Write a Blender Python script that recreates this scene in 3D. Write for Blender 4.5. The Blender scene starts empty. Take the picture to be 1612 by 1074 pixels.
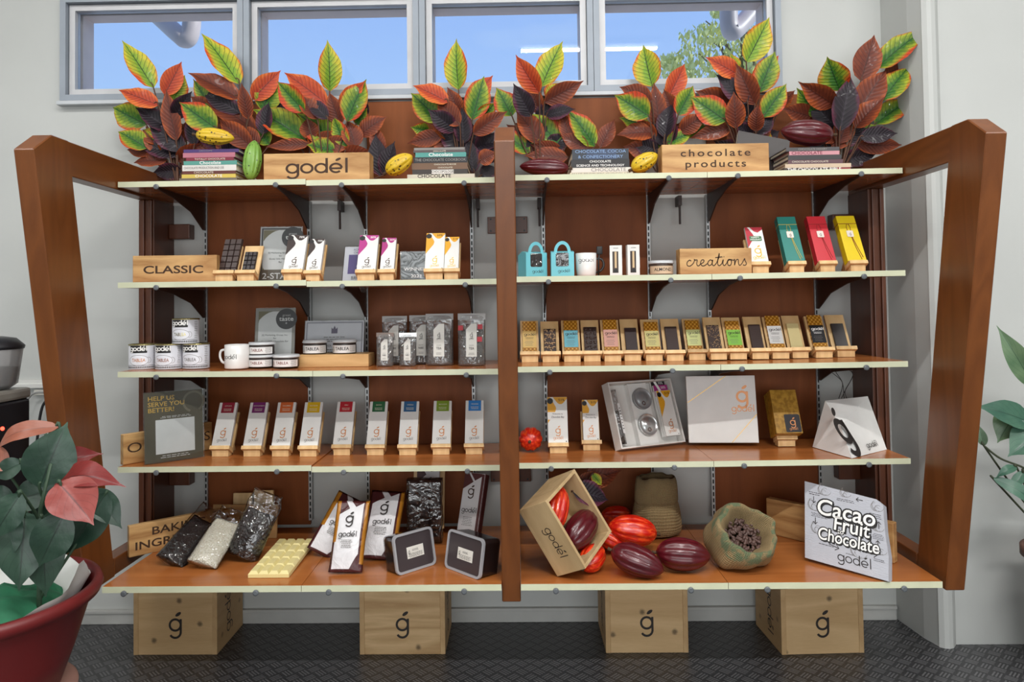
import bpy, bmesh, math, random
from mathutils import Vector, Matrix, noise
from math import sin, cos, pi, radians as rad

S = bpy.context.scene
COL = S.collection
random.seed(7)

# ---------------------------------------------------------------- camera
FPX, PCX, PCY = 1150.0, 793.147, 447.947           # focal length and principal point for a 1612 x 1074 frame
CAM = Vector((0.0299, -3.0, 1.286))
def _rot(y, p, r):
    Y = Matrix(((cos(y), -sin(y), 0), (sin(y), cos(y), 0), (0, 0, 1)))
    P = Matrix(((1, 0, 0), (0, cos(p), sin(p)), (0, -sin(p), cos(p))))
    L = Matrix(((cos(r), 0, -sin(r)), (0, 1, 0), (sin(r), 0, cos(r))))
    return L @ P @ Y
ROT = _rot(-0.0173, 0.0270, 0.0131)
RINV = ROT.transposed()
cam = bpy.data.cameras.new('camera'); camo = bpy.data.objects.new('camera', cam); COL.objects.link(camo)
cam.sensor_width = 36.0; cam.lens = FPX / 1612 * 36
cam.shift_x = (806 - PCX) / 1612; cam.shift_y = (PCY - 537) / 1612
cam.clip_start = 0.02
_m = Matrix((RINV @ Vector((1, 0, 0)), RINV @ Vector((0, 0, 1)), RINV @ Vector((0, -1, 0)))).transposed().to_4x4()
_m.translation = CAM
camo.matrix_world = _m
S.camera = camo

# ---------------------------------------------------------------- exposure, sky, sun and ceiling light
S.view_settings.view_transform = 'Standard'; S.view_settings.look = 'None'
S.view_settings.exposure = 0.12; S.view_settings.gamma = 1.0; S.view_settings.use_curve_mapping = False
S.cycles.use_denoising = True
S.cycles.max_bounces = 8; S.cycles.diffuse_bounces = 4; S.cycles.transparent_max_bounces = 24
S.cycles.caustics_reflective = False; S.cycles.caustics_refractive = False
S.cycles.sample_clamp_indirect = 4.0

W = bpy.data.worlds.new('sky'); S.world = W; W.use_nodes = True
_n = W.node_tree; _n.nodes.clear()
_o = _n.nodes.new('ShaderNodeOutputWorld'); _b = _n.nodes.new('ShaderNodeBackground')
_tc = _n.nodes.new('ShaderNodeTexCoord'); _sx = _n.nodes.new('ShaderNodeSeparateXYZ')
_r = _n.nodes.new('ShaderNodeValToRGB'); _nz = _n.nodes.new('ShaderNodeTexNoise'); _mx = _n.nodes.new('ShaderNodeMix'); _mx.data_type = 'RGBA'
_r.color_ramp.elements[0].position = 0.2; _r.color_ramp.elements[0].color = (0.50, 0.70, 1.0, 1)
_r.color_ramp.elements[1].position = 0.6; _r.color_ramp.elements[1].color = (0.26, 0.43, 0.95, 1)
_nz.inputs['Scale'].default_value = 3.0; _nz.inputs['Detail'].default_value = 4
_cr = _n.nodes.new('ShaderNodeValToRGB'); _cr.color_ramp.elements[0].position = 0.52; _cr.color_ramp.elements[1].position = 0.95
_mp = _n.nodes.new('ShaderNodeMapping'); _mp.inputs['Scale'].default_value = (1, 1, 5)
_n.links.new(_tc.outputs['Generated'], _sx.inputs[0]); _n.links.new(_sx.outputs['Z'], _r.inputs['Fac'])
_n.links.new(_tc.outputs['Generated'], _mp.inputs[0]); _n.links.new(_mp.outputs[0], _nz.inputs['Vector'])
_n.links.new(_nz.outputs['Fac'], _cr.inputs['Fac']); _n.links.new(_cr.outputs['Color'], _mx.inputs['Factor'])
_n.links.new(_r.outputs['Color'], _mx.inputs['A']); _mx.inputs['B'].default_value = (0.62, 0.76, 0.98, 1)
_n.links.new(_mx.outputs['Result'], _b.inputs['Color']); _b.inputs['Strength'].default_value = 1.0
_n.links.new(_b.outputs[0], _o.inputs[0])

sun = bpy.data.lights.new('sun', 'SUN'); suno = bpy.data.objects.new('sun', sun); COL.objects.link(suno)
sun.energy = 4.0; sun.angle = rad(0.6); sun.color = (1, 0.95, 0.86)
suno.rotation_euler = Vector((-0.85, 0.10, -0.50)).to_track_quat('-Z', 'Y').to_euler()   # rakes along the outside wall

LAMPS = [(0.7, -3.4, 72.0), (3.15, -3.4, 40.0), (-4.5, -3.4, 34.0), (-2.3, -2.0, 22.0), (-0.8, -2.0, 22.0), (0.7, -2.0, 22.0), (2.2, -2.0, 22.0)]
for _x, _y, _w in LAMPS:
    L = bpy.data.lights.new('tube_light', 'AREA'); L.shape = 'RECTANGLE'; L.size = 1.2; L.size_y = 0.08
    L.energy = _w; L.color = (1.0, 0.985, 0.965)
    lo = bpy.data.objects.new('tube_light', L); COL.objects.link(lo); lo.location = (_x, _y, 3.53)

FILL = bpy.data.lights.new('front_fill', 'AREA'); FILL.shape = 'RECTANGLE'; FILL.size = 7.0; FILL.size_y = 2.3; FILL.energy = 150.0; FILL.color = (0.95, 0.98, 1.0)
fillo = bpy.data.objects.new('front_fill', FILL); COL.objects.link(fillo); fillo.location = (0, -6.9, 1.35); fillo.rotation_euler = (rad(90), 0, 0)   # unseen soft light added behind the viewer to brighten the shelves and crates

# ---------------------------------------------------------------- pixel rays -> points in the room
def ray(px, py): return RINV @ Vector(((px - PCX) / FPX, 1, (PCY - py) / FPX))
def P(px, py, y):                       # point on the vertical plane y
    d = ray(px, py); return CAM + d * ((y - CAM.y) / d.y)
def PZ(px, py, z):                      # point on the horizontal plane z
    d = ray(px, py); return CAM + d * ((z - CAM.z) / d.z)
def mpp(y): return (y - CAM.y) / FPX    # metres per pixel at plane y

# ---------------------------------------------------------------- materials
def lin(c):
    f = lambda v: v / 12.92 if v <= 0.04045 else ((v + 0.055) / 1.055) ** 2.4
    return (f(c[0] / 255), f(c[1] / 255), f(c[2] / 255), 1)
class V:
    def __init__(s, nt, k): s.nt, s.k = nt, k
    def op(s, o, *a):
        n = s.nt.nodes.new('ShaderNodeMath'); n.operation = o
        for i, q in enumerate((s,) + a):
            q = q.k if isinstance(q, V) else q
            if isinstance(q, (int, float)): n.inputs[i].default_value = q
            else: s.nt.links.new(q, n.inputs[i])
        return V(s.nt, n.outputs[0])
    def __add__(s, b): return s.op('ADD', b)
    def __sub__(s, b): return s.op('SUBTRACT', b)
    def __rsub__(s, b): return s.op('MULTIPLY', -1.0).op('ADD', b)
    def __mul__(s, b): return s.op('MULTIPLY', b)
    def __truediv__(s, b): return s.op('DIVIDE', b)
    def gt(s, b): return s.op('GREATER_THAN', b)
    def lt(s, b): return s.op('LESS_THAN', b)
    def abs(s): return s.op('ABSOLUTE')
    def sin(s): return s.op('SINE')
    def floor(s): return s.op('FLOOR')
    def frac(s): return s.op('FRACT')
    def clamp(s): r = s.op('ADD', 0.0); r.k.node.use_clamp = True; return r
    def step(s, a, b): return ((s - a) / (b - a)).clamp()
MATS = {}
class MB:
    """a node material under construction"""
    def __init__(s, name, rough=0.5, metal=0.0, spec=0.5):
        m = bpy.data.materials.new(name); m.use_nodes = True; s.m = m; s.nt = m.node_tree
        s.b = s.nt.nodes['Principled BSDF']; s.out = s.nt.nodes['Material Output']
        s.b.inputs['Roughness'].default_value = rough; s.b.inputs['Metallic'].default_value = metal
        s.b.inputs['Specular IOR Level'].default_value = spec
        s.tc = s.nt.nodes.new('ShaderNodeTexCoord')
    def co(s, kind='Object', scale=(1, 1, 1), rot=(0, 0, 0), loc=(0, 0, 0)):
        mp = s.nt.nodes.new('ShaderNodeMapping'); s.nt.links.new(s.tc.outputs[kind], mp.inputs[0])
        mp.inputs['Scale'].default_value = scale; mp.inputs['Rotation'].default_value = rot; mp.inputs['Location'].default_value = loc
        return mp.outputs[0]
    def xyz(s, vec):
        n = s.nt.nodes.new('ShaderNodeSeparateXYZ'); s.nt.links.new(vec, n.inputs[0])
        return V(s.nt, n.outputs[0]), V(s.nt, n.outputs[1]), V(s.nt, n.outputs[2])
    def noise(s, vec, scale, detail=3, rough=0.5, dist=0.0):
        n = s.nt.nodes.new('ShaderNodeTexNoise'); s.nt.links.new(vec, n.inputs['Vector'])
        n.inputs['Scale'].default_value = scale; n.inputs['Detail'].default_value = detail
        n.inputs['Roughness'].default_value = rough; n.inputs['Distortion'].default_value = dist
        return V(s.nt, n.outputs[0])
    def voronoi(s, vec, scale, feat='F1'):
        n = s.nt.nodes.new('ShaderNodeTexVoronoi'); n.feature = feat; s.nt.links.new(vec, n.inputs['Vector'])
        n.inputs['Scale'].default_value = scale; return V(s.nt, n.outputs['Distance'])
    def mix(s, a, b, f):
        n = s.nt.nodes.new('ShaderNodeMix'); n.data_type = 'RGBA'
        for k, q in (('A', a), ('B', b)):
            if isinstance(q, (tuple, list)): n.inputs[k].default_value = lin(q)
            else: s.nt.links.new(q, n.inputs[k])
        f = f.k if isinstance(f, V) else f
        if isinstance(f, (int, float)): n.inputs['Factor'].default_value = f
        else: s.nt.links.new(f, n.inputs['Factor'])
        return n.outputs['Result']
    def color(s, c):
        if isinstance(c, (tuple, list)): s.b.inputs['Base Color'].default_value = lin(c)
        else: s.nt.links.new(c, s.b.inputs['Base Color'])
    def bump(s, h, strength=0.3, dist=0.002):
        n = s.nt.nodes.new('ShaderNodeBump'); n.inputs['Strength'].default_value = strength; n.inputs['Distance'].default_value = dist
        s.nt.links.new(h.k, n.inputs['Height']); s.nt.links.new(n.outputs[0], s.b.inputs['Normal'])
def mat(c, rough=0.5, metal=0.0, var=0.05, name=None, bump=0.0, bscale=60, coat=0.0):
    """plain surface with a little procedural variation"""
    key = (tuple(c), rough, metal, var, bump, bscale, coat)
    if key in MATS: return MATS[key]
    b = MB(name or 'surface', rough, metal)
    n = b.noise(b.co(), 14, 3)
    d = tuple(max(0, v * (1 - var)) for v in c); l = tuple(min(255, v * (1 + var)) for v in c)
    b.color(b.mix(d, l, n))
    if bump: b.bump(b.noise(b.co(), bscale, 4), bump)
    if coat: b.b.inputs['Coat Weight'].default_value = coat; b.b.inputs['Coat Roughness'].default_value = 0.08
    MATS[key] = b.m; return b.m
def wood(name, dark, light, axis='x', scale=1.0, rough=0.35, contrast=1.0, rings=7, knots=0.0, spec=0.5, loc=(0, 0, 0)):
    key = ('wood', name, axis)
    if key in MATS: return MATS[key]
    b = MB(name, rough, 0.0, spec)
    sc = {'x': (0.12, 1, 1), 'y': (1, 0.12, 1), 'z': (1, 1, 0.12)}[axis]
    v = b.co(scale=tuple(q * scale for q in sc), loc=loc)
    n1 = b.noise(v, 4.5, 2, 0.5, 0.4)
    g = ((n1 * rings).frac() - 0.5).abs() * 2.0
    n2 = b.noise(v, 130, 3, 0.6)
    f = (g * 0.55 * contrast + n2 * 0.45 * contrast + (0.5 - 0.5 * contrast)).clamp()
    c = b.mix(dark, light, f)
    if knots:
        k = b.voronoi(b.co(scale=(5, 5, 5), rot=(rad(90), 0, 0), loc=loc), 1.3); k.k.node.voronoi_dimensions = '2D'
        k = k + (n2 - 0.5) * 0.05
        c = b.mix(c, tuple(q * 0.45 for q in dark), k.step(0.085, 0.03) * knots)
    b.color(c); b.bump(n2, 0.06, 0.001)
    MATS[key] = b.m; return b.m
def clear(name='clear_plastic', tint=(245, 248, 250), refl=0.1, rough=0.05, haze=0.0):
    key = ('clear', name)
    if key in MATS: return MATS[key]
    b = MB(name); nt = b.nt
    t = nt.nodes.new('ShaderNodeBsdfTransparent'); t.inputs[0].default_value = lin(tint)
    g = nt.nodes.new('ShaderNodeBsdfGlossy'); g.inputs['Roughness'].default_value = rough
    fr = nt.nodes.new('ShaderNodeFresnel'); fr.inputs[0].default_value = 1.45
    f = (V(nt, fr.outputs[0]) * 0.7 + refl * 0.5).clamp()
    mx = nt.nodes.new('ShaderNodeMixShader')
    nt.links.new(f.k, mx.inputs[0]); nt.links.new(t.outputs[0], mx.inputs[1]); nt.links.new(g.outputs[0], mx.inputs[2])
    o_ = mx
    if haze:
        df = nt.nodes.new('ShaderNodeBsdfDiffuse'); df.inputs[0].default_value = (0.8, 0.8, 0.8, 1)
        o_ = nt.nodes.new('ShaderNodeMixShader'); o_.inputs[0].default_value = haze
        nt.links.new(mx.outputs[0], o_.inputs[1]); nt.links.new(df.outputs[0], o_.inputs[2])
    nt.links.new(o_.outputs[0], b.out.inputs['Surface'])
    if name.startswith('crinkled'):
        bp = nt.nodes.new('ShaderNodeBump'); bp.inputs['Strength'].default_value = 0.9; bp.inputs['Distance'].default_value = 0.012
        n = b.noise(b.co(), 28, 2, 0.5, 1.0); nt.links.new(n.k, bp.inputs['Height']); nt.links.new(bp.outputs[0], g.inputs['Normal'])
    MATS[key] = b.m; return b.m

# ---------------------------------------------------------------- mesh helpers
def box(bm, c, s, bevel=0.0, rot=None):
    r = bmesh.ops.create_cube(bm, size=1.0)
    vs = r['verts']
    bmesh.ops.scale(bm, vec=s, verts=vs)
    if bevel:
        es = list({e for v in vs for e in v.link_edges})
        o = bmesh.ops.bevel(bm, geom=es, offset=bevel, segments=2, affect='EDGES', profile=0.5)
        vs = list({v for v in o['verts']} | {v for v in vs if v.is_valid})
    if rot is not None: bmesh.ops.rotate(bm, cent=(0, 0, 0), matrix=rot, verts=vs)
    bmesh.ops.translate(bm, vec=c, verts=vs)
def box2(bm, a, b, bevel=0.0):
    box(bm, [(p + q) / 2 for p, q in zip(a, b)], [abs(q - p) for p, q in zip(a, b)], bevel)
def prism(bm, poly, a, b, axis='x'):
    """extrude a polygon: axis x -> poly is (y,z); y -> (x,z); z -> (x,y)"""
    f = {'x': lambda p, t: (t, p[0], p[1]), 'y': lambda p, t: (p[0], t, p[1]), 'z': lambda p, t: (p[0], p[1], t)}[axis]
    va = [bm.verts.new(f(p, a)) for p in poly]; vb = [bm.verts.new(f(p, b)) for p in poly]
    n = len(poly)
    bm.faces.new(va); bm.faces.new(vb[::-1])
    for i in range(n): bm.faces.new((va[i], vb[i], vb[(i + 1) % n], va[(i + 1) % n]))
    bmesh.ops.recalc_face_normals(bm, faces=bm.faces)
def tube(bm, pts, r, n=8, cap=True):
    pts = [Vector(p) for p in pts]; rings = []
    up = Vector((0.1, 0.2, 1)).normalized()
    for i, p in enumerate(pts):
        t = (pts[min(i + 1, len(pts) - 1)] - pts[max(i - 1, 0)]).normalized()
        a = t.cross(up)
        if a.length < 1e-3: a = t.cross(Vector((1, 0, 0)))
        a.normalize(); b = t.cross(a)
        rr = r[i] if isinstance(r, (list, tuple)) else r
        rings.append([bm.verts.new(p + (a * cos(2 * pi * k / n) + b * sin(2 * pi * k / n)) * rr) for k in range(n)])
    for q, w in zip(rings, rings[1:]):
        for k in range(n): bm.faces.new((q[k], q[(k + 1) % n], w[(k + 1) % n], w[k]))
    if cap: bm.faces.new(rings[0][::-1]); bm.faces.new(rings[-1])
def lathe(bm, prof, n=32, c=(0, 0, 0), fn=None, closed=False):
    rings = []
    for i, (r, z) in enumerate(prof):
        ring = []
        for k in range(n):
            a = 2 * pi * k / n; rr = r * (fn(a, i / max(1, len(prof) - 1)) if fn else 1)
            ring.append(bm.verts.new((c[0] + rr * cos(a), c[1] + rr * sin(a), c[2] + z)))
        rings.append(ring)
    for q, w in zip(rings, rings[1:]):
        for k in range(n): bm.faces.new((q[k], q[(k + 1) % n], w[(k + 1) % n], w[k]))
    if prof[0][0] > 1e-5: bm.faces.new(rings[0][::-1])
    if prof[-1][0] > 1e-5: bm.faces.new(rings[-1])
    bmesh.ops.remove_doubles(bm, verts=bm.verts, dist=1e-6)
def spline(pts, n=6):
    pts = [Vector(p) for p in pts]; out = []
    for i in range(len(pts) - 1):
        a = pts[max(i - 1, 0)]; b = pts[i]; c = pts[i + 1]; d = pts[min(i + 2, len(pts) - 1)]
        for k in range(n):
            t = k / n
            out.append(0.5 * ((2 * b) + (c - a) * t + (2 * a - 5 * b + 4 * c - d) * t * t + (3 * b - a - 3 * c + d) * t ** 3))
    out.append(pts[-1]); return out
def new(name, bm, m, parent=None, smooth=False, mods=None):
    me = bpy.data.meshes.new(name); bm.to_mesh(me); bm.free()
    o = bpy.data.objects.new(name, me); COL.objects.link(o)
    for q in (m if isinstance(m, (list, tuple)) else [m]): me.materials.append(q)
    if smooth:
        for p in me.polygons: p.use_smooth = True
    if parent is not None: o.parent = parent
    return o
def B(): return bmesh.new()
def boxo(name, a, b, m, parent=None, bevel=0.0):
    bm = B(); box2(bm, a, b, bevel); return new(name, bm, m, parent)
def tag(o, label, cat, group=None):
    o['label'] = label; o['category'] = cat
    if group: o['group'] = group
    return o
def thing(name, label, cat, loc=(0, 0, 0), rz=0.0, lean=0.0, roll=0.0, group=None):
    o = bpy.data.objects.new(name, None); COL.objects.link(o); o.empty_display_size = 0.02
    o.location = loc; o.rotation_euler = (lean, roll, rz)
    return tag(o, label, cat, group)
def struct(o): o['kind'] = 'structure'; return o

# ---------------------------------------------------------------- lettering and flat print (local x across, z up, facing -y)
def text(parent, s, x, z, size, m, y=-0.0004, sx=1.0, align='CENTER', rot=0.0, bold=0.0, shear=0.0, name='lettering', space=1.0):
    cu = bpy.data.curves.new('t', 'FONT'); cu.body = s; cu.size = size; cu.align_x = align; cu.align_y = 'CENTER'
    cu.offset = bold * size; cu.shear = shear; cu.space_character = space; cu.resolution_u = 4 if size > 0.03 else 2
    o = bpy.data.objects.new('t', cu); COL.objects.link(o)
    dg = bpy.context.evaluated_depsgraph_get()
    me = bpy.data.meshes.new_from_object(o.evaluated_get(dg)); bpy.data.objects.remove(o); bpy.data.curves.remove(cu)
    ca, sa = cos(rot), sin(rot)
    for v in me.vertices:
        a, b = v.co.x * sx, v.co.y
        v.co = (x + a * ca - b * sa, y, z + a * sa + b * ca)
    me.name = name
    r = bpy.data.objects.new(name, me); COL.objects.link(r); me.materials.clear(); me.materials.append(m); r.parent = parent
    return r
def ribbon(bm, pts, w, y):
    pts = [Vector((p[0], p[1])) for p in pts]; n = len(pts); L = []; R_ = []
    for i, p in enumerate(pts):
        t = (pts[min(i + 1, n - 1)] - pts[max(i - 1, 0)]).normalized(); q = Vector((-t.y, t.x)) * (w / 2)
        L.append(bm.verts.new((p.x + q.x, y, p.y + q.y))); R_.append(bm.verts.new((p.x - q.x, y, p.y - q.y)))
    for i in range(n - 1): bm.faces.new((L[i], R_[i], R_[i + 1], L[i + 1]))
def arc(cx, cz, r, a0, a1, n=20): return [(cx + r * cos(rad(a0 + (a1 - a0) * i / n)), cz + r * sin(rad(a0 + (a1 - a0) * i / n))) for i in range(n + 1)]
GLY = {'g': ([lambda: arc(0.45, 0.5, 0.43, 0, 360), lambda: [(0.88, 0.95), (0.88, -0.05)] + arc(0.45, -0.05, 0.43, 0, -150, 12)], 1.1),
       'o': ([lambda: arc(0.45, 0.5, 0.43, 0, 360)], 1.08),
       'd': ([lambda: arc(0.45, 0.5, 0.43, 0, 360), lambda: [(0.88, 1.5), (0.88, 0.02)]], 1.13),
       'e': ([lambda: arc(0.45, 0.5, 0.43, 0, 315), lambda: [(0.06, 0.46), (0.9, 0.46)]], 1.05),
       'l': ([lambda: [(0.2, 1.5), (0.2, 0.02)]], 0.4)}
def leafmark(bm, cx, cz, r, y):
    c = [(r * cos(t) * 1.0, r * 0.48 * sin(t)) for t in [2 * pi * i / 14 for i in range(14)]]
    vs = [bm.verts.new((cx + a * cos(0.6) - b * sin(0.6), y, cz + a * sin(0.6) + b * cos(0.6))) for a, b in c]
    bm.faces.new(vs)
def wordmark(parent, x, z, h, m, y=-0.0004, w=0.15, rot=0.0, name='lettering', sx=1.0):
    """the maker's lower-case word, h = x-height, centred on x, baseline z"""
    bm = B(); t = 0.0
    for ch in 'godel':
        for i_, st in enumerate(GLY[ch][0]): ribbon(bm, [(t + p[0], p[1]) for p in st()], w, y - 0.00015 * i_)
        if ch == 'e': leafmark(bm, t + 0.62, 1.36, 0.24, y)
        t += GLY[ch][1]
    tot = t - 0.2
    ca, sa = cos(rot), sin(rot)
    for v in bm.verts:
        a = (v.co.x - tot / 2) * h * sx; b = v.co.z * h
        v.co = (x + a * ca - b * sa, v.co.y, z + a * sa + b * ca)
    return new(name, bm, m, parent)
def gmark(parent, x, z, h, m, y=-0.0004, w=0.17, name='emblem', shear=0.0, sx=1.0):
    """the maker's g with a leaf above it, h = x-height, z = baseline"""
    bm = B()
    for i_, st in enumerate(GLY['g'][0]): ribbon(bm, st(), w, y - 0.00015 * i_)
    leafmark(bm, 0.68, 1.32, 0.26, y)
    for v in bm.verts: v.co = (x + (v.co.x - 0.45) * h * sx + shear * v.co.z * h, v.co.y, z + v.co.z * h)
    return new(name, bm, m, parent)
def decal(parent, pts, m, y=-0.0003, name='printed_panel'):
    bm = B(); bm.faces.new([bm.verts.new((p[0], y, p[1])) for p in pts])
    bmesh.ops.recalc_face_normals(bm, faces=bm.faces)
    if bm.faces[:][0].normal.y > 0: bmesh.ops.reverse_faces(bm, faces=bm.faces)
    return new(name, bm, m, parent)
def rect(parent, x0, x1, z0, z1, m, y=-0.0003, name='printed_panel'): return decal(parent, [(x0, z0), (x1, z0), (x1, z1), (x0, z1)], m, y, name)
def rrect(x0, x1, z0, z1, r, n=4):
    o = []
    for cx, cz, a in ((x1 - r, z0 + r, -90), (x1 - r, z1 - r, 0), (x0 + r, z1 - r, 90), (x0 + r, z0 + r, 180)): o += arc(cx, cz, r, a, a + 90, n)
    return o
def disc(parent, x, z, r, m, y=-0.0004, name='roundel', n=28): return decal(parent, arc(x, z, r, 0, 360 - 360 / n, n - 1), m, y, name)
def print_lines(parent, x0, x1, z0, z1, n, m, y=-0.0004, th=0.35, name='small_print'):
    bm = B(); st = (z1 - z0) / n; rr = random.Random(int(x0 * 1e5) + n)
    for i in range(n):
        zc = z1 - st * (i + 0.5); w = (x1 - x0) * (0.72 + 0.28 * rr.random()); xa = (x0 + x1 - w) / 2
        t = xa
        while t < xa + w - 1e-5:
            L = min((x1 - x0) * rr.uniform(0.08, 0.2), xa + w - t)
            bm.faces.new([bm.verts.new(p) for p in ((t, y, zc - st * th / 2), (t + L, y, zc - st * th / 2), (t + L, y, zc + st * th / 2), (t, y, zc + st * th / 2))])
            t += L + (x1 - x0) * 0.03
    return new(name, bm, m, parent)

# colours used all over
BLACK = mat((24, 22, 22), 0.5); INK = mat((38, 30, 27), 0.6); WHITE = mat((238, 237, 234), 0.45)
BURN = mat((62, 38, 20), 0.7); GOLD = mat((218, 170, 76), 0.3, 0.45); COPPER = mat((206, 138, 86), 0.35, 0.25)
GREYINK = mat((120, 116, 112), 0.6)
# ================================================================ SETTING
wallb = MB('painted_wall', 0.6); _nn = wallb.noise(wallb.co(), 2.2, 4); wallb.color(wallb.mix((184, 186, 183), (200, 202, 199), _nn)); wallb.bump(wallb.noise(wallb.co(), 90, 3), 0.05, 0.002)
WALL = wallb.m
GX = (-1.8524, 1.1258)                       # the window opening
WZ0, WZ1 = 2.153, 2.588
bm = B()
box2(bm, (-5.6, 0, 0), (GX[0], 0.16, 3.6)); box2(bm, (GX[1], 0, 0), (5.6, 0.16, 3.6))
box2(bm, (GX[0], 0, 0), (GX[1], 0.16, WZ0)); box2(bm, (GX[0], 0, WZ1), (GX[1], 0.16, 3.6))
struct(new('wall_back', bm, WALL))
bm = B()                                      # the pier beside the display, its foot rounded
prism(bm, [(1.541, -0.0005), (1.556, -0.17), (1.575, -0.245)] + [(1.60 + 0.035 * cos(rad(a)), -0.222 + 0.035 * sin(rad(a))) for a in (215, 245, 270, 300, 330)] + [(1.645, -0.222), (5.6, -0.222), (5.6, -0.0005)], 0.0, 3.6, 'z')
struct(new('wall_pier', bm, WALL))
struct(boxo('wall_left', (-5.7, -7, 0), (-5.6, 0.16, 3.6), WALL)); struct(boxo('wall_right', (5.6, -7, 0), (5.7, 0.16, 3.6), WALL))
struct(boxo('wall_rear', (-5.7, -7.1, 0), (5.7, -7, 3.6), WALL))
struct(boxo('ceiling', (-5.7, -7.1, 3.6), (5.7, 0.16, 3.7), mat((232, 232, 228), 0.8, name='ceiling_paint')))

# chequer-plate floor covering
f = MB('chequer_vinyl', 0.36)
x_, y_, z_ = f.xyz(f.co(rot=(0, 0, rad(45)), scale=(24, 24, 24)))
cell = ((x_.floor() + y_.floor()) * 0.5).frac().gt(0.25)
fx, fy = x_.frac(), y_.frac()
inx = fx.gt(0.14) * fx.lt(0.86); iny = fy.gt(0.06) * fy.lt(0.94)
jny = fy.gt(0.14) * fy.lt(0.86); jnx = fx.gt(0.06) * fx.lt(0.94)
sa = ((fx * 4.0 + 0.3).frac() - 0.5).abs().lt(0.24) * inx * iny
sb = ((fy * 4.0 + 0.3).frac() - 0.5).abs().lt(0.24) * jny * jnx
rib = sa * cell + sb * (V(f.nt, cell.k) * -1.0 + 1.0)
fn = f.noise(f.co(), 6, 4)
f.color(f.mix(f.mix((44, 44, 47), (60, 60, 62), fn), (104, 104, 106), rib))  # ribs paler than the vinyl: their highlights are put into the colour
f.bump(rib, 0.8, 0.0025)
struct(boxo('floor', (-5.7, -7.1, -0.1), (5.7, 0.16, 0), f.m))
SKIRT = mat((188, 188, 184), 0.5, name='skirting_paint')
bm = B(); box2(bm, (-5.6, -0.014, 0.0), (1.535, -0.0005, 0.05), 0.003); box2(bm, (-5.6, -0.02, 0.045), (1.535, -0.0005, 0.058), 0.002)
struct(new('baseboard_back', bm, SKIRT))
bm = B(); box2(bm, (-5.6, -0.012, 0.985), (-1.80, -0.0005, 1.0)); box2(bm, (-5.6, -0.022, 0.965), (-1.80, -0.0005, 0.985), 0.003)
struct(new('trim_1', bm, mat((214, 214, 210), 0.4)))

# windows: four aluminium sashes in one row
ALU = mat((150, 158, 168), 0.45, 0.1, name='grey_aluminium'); REVEAL = mat((226, 206, 196), 0.6)
GLASS = clear('window_glass', (240, 246, 252), 0.04, 0.0)
px_m = [(99, 384), (384, 660), (660, 934), (934, 1227)]
def wx(px, z=2.35): return (P(px, 75, -0.02)).x
edges = [GX[0]] + [wx(p) for p in (384, 660, 934)] + [GX[1]]
for i in range(4):
    a, b = edges[i], edges[i + 1]
    w = struct(bpy.data.objects.new('window_%d' % (i + 1), None)); COL.objects.link(w)
    bm = B(); t = 0.024
    def ring(bm, x0, x1, z0, z1, y0, y1, q):
        box2(bm, (x0, y0, z0), (x0 + q, y1, z1)); box2(bm, (x1 - q, y0, z0), (x1, y1, z1))
        box2(bm, (x0 + q, y0, z0), (x1 - q, y1, z0 + q)); box2(bm, (x0 + q, y0, z1 - q), (x1 - q, y1, z1))
    ring(bm, a + .001, b - .001, WZ0, WZ1, -0.03, 0.05, t)
    struct(new('window_frame', bm, ALU, w))
    bm = B(); q = 0.024; z0, z1 = WZ0 + t + 0.004, WZ1 - t - 0.004; aa, bb = a + t + 0.004, b - t - 0.004
    ring(bm, aa, bb, z0, z1, -0.008, 0.03, q); ring(bm, aa - .0035, bb + .0035, z0 - .0035, z1 + .0035, 0.0, 0.03, .0034)
    struct(new('window_sash', bm, mat((196, 196, 198), 0.4, 0.1), w))
    struct(boxo('window_pane', (aa + q, 0.012, z0 + q), (bb - q, 0.014, z1 - q), GLASS, w))
    bm = B()                                  # painted reveal outside the sash
    ring(bm, a + .001, b - .001, WZ0 + .001, WZ1 - .001, 0.051, 0.13, 0.050)
    struct(new('window_reveal', bm, REVEAL, w))
bm = B(); box2(bm, (GX[0] - 0.012, -0.034, WZ0 - 0.018), (GX[1] + 0.012, -0.0005, WZ0 - 0.001), 0.003)
struct(new('trim_2', bm, mat((196, 200, 204), 0.4)))

# outside: drain pipes, tree, and the ground far below
PIPE = mat((205, 190, 184), 0.45, name='pipe_paint')
def pipe(pts, y, r, label):
    bm = B(); tube(bm, spline([P(a, b, y + d) for a, b, d in pts], 6), r, 14)
    tag(new('drain_pipe', bm, PIPE, smooth=True), label, 'pipe', 'pipes outside the windows')
pipe([(190, -20, 0.3), (240, 18, 0.15), (278, 52, 0.02), (292, 62, 0), (300, 50, 0), (303, 10, 0), (304, -60, 0)], 0.75, 0.046, 'white elbowed pipe seen through the left end window pane')
pipe([(1147, -60, 0), (1147, 10, 0), (1148, 40, 0), (1153, 50, 0), (1166, 40, 0.05), (1200, 0, 0.15), (1240, -40, 0.25)], 0.75, 0.046, 'white elbowed pipe seen through the right end window pane')
struct(boxo('ground_outside', (-40, 0.5, -4.1), (40, 60, -4), mat((205, 200, 188), 0.9)))
tr = thing('tree', 'sunlit yellow-green tree outside the right end window', 'tree', (0, 0, 0))
bm = B(); c0 = P(1170, 150, 6.0)
tr.location = (c0.x, 6.0, -4.0)
tube(bm, [(0, 0, 0), (0.1, 0, 3), (0, 0, c0.z + 4), (0.1, 0.1, c0.z + 5.2)], [0.16, 0.13, 0.09, 0.03], 8)
rt = random.Random(3)
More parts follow.
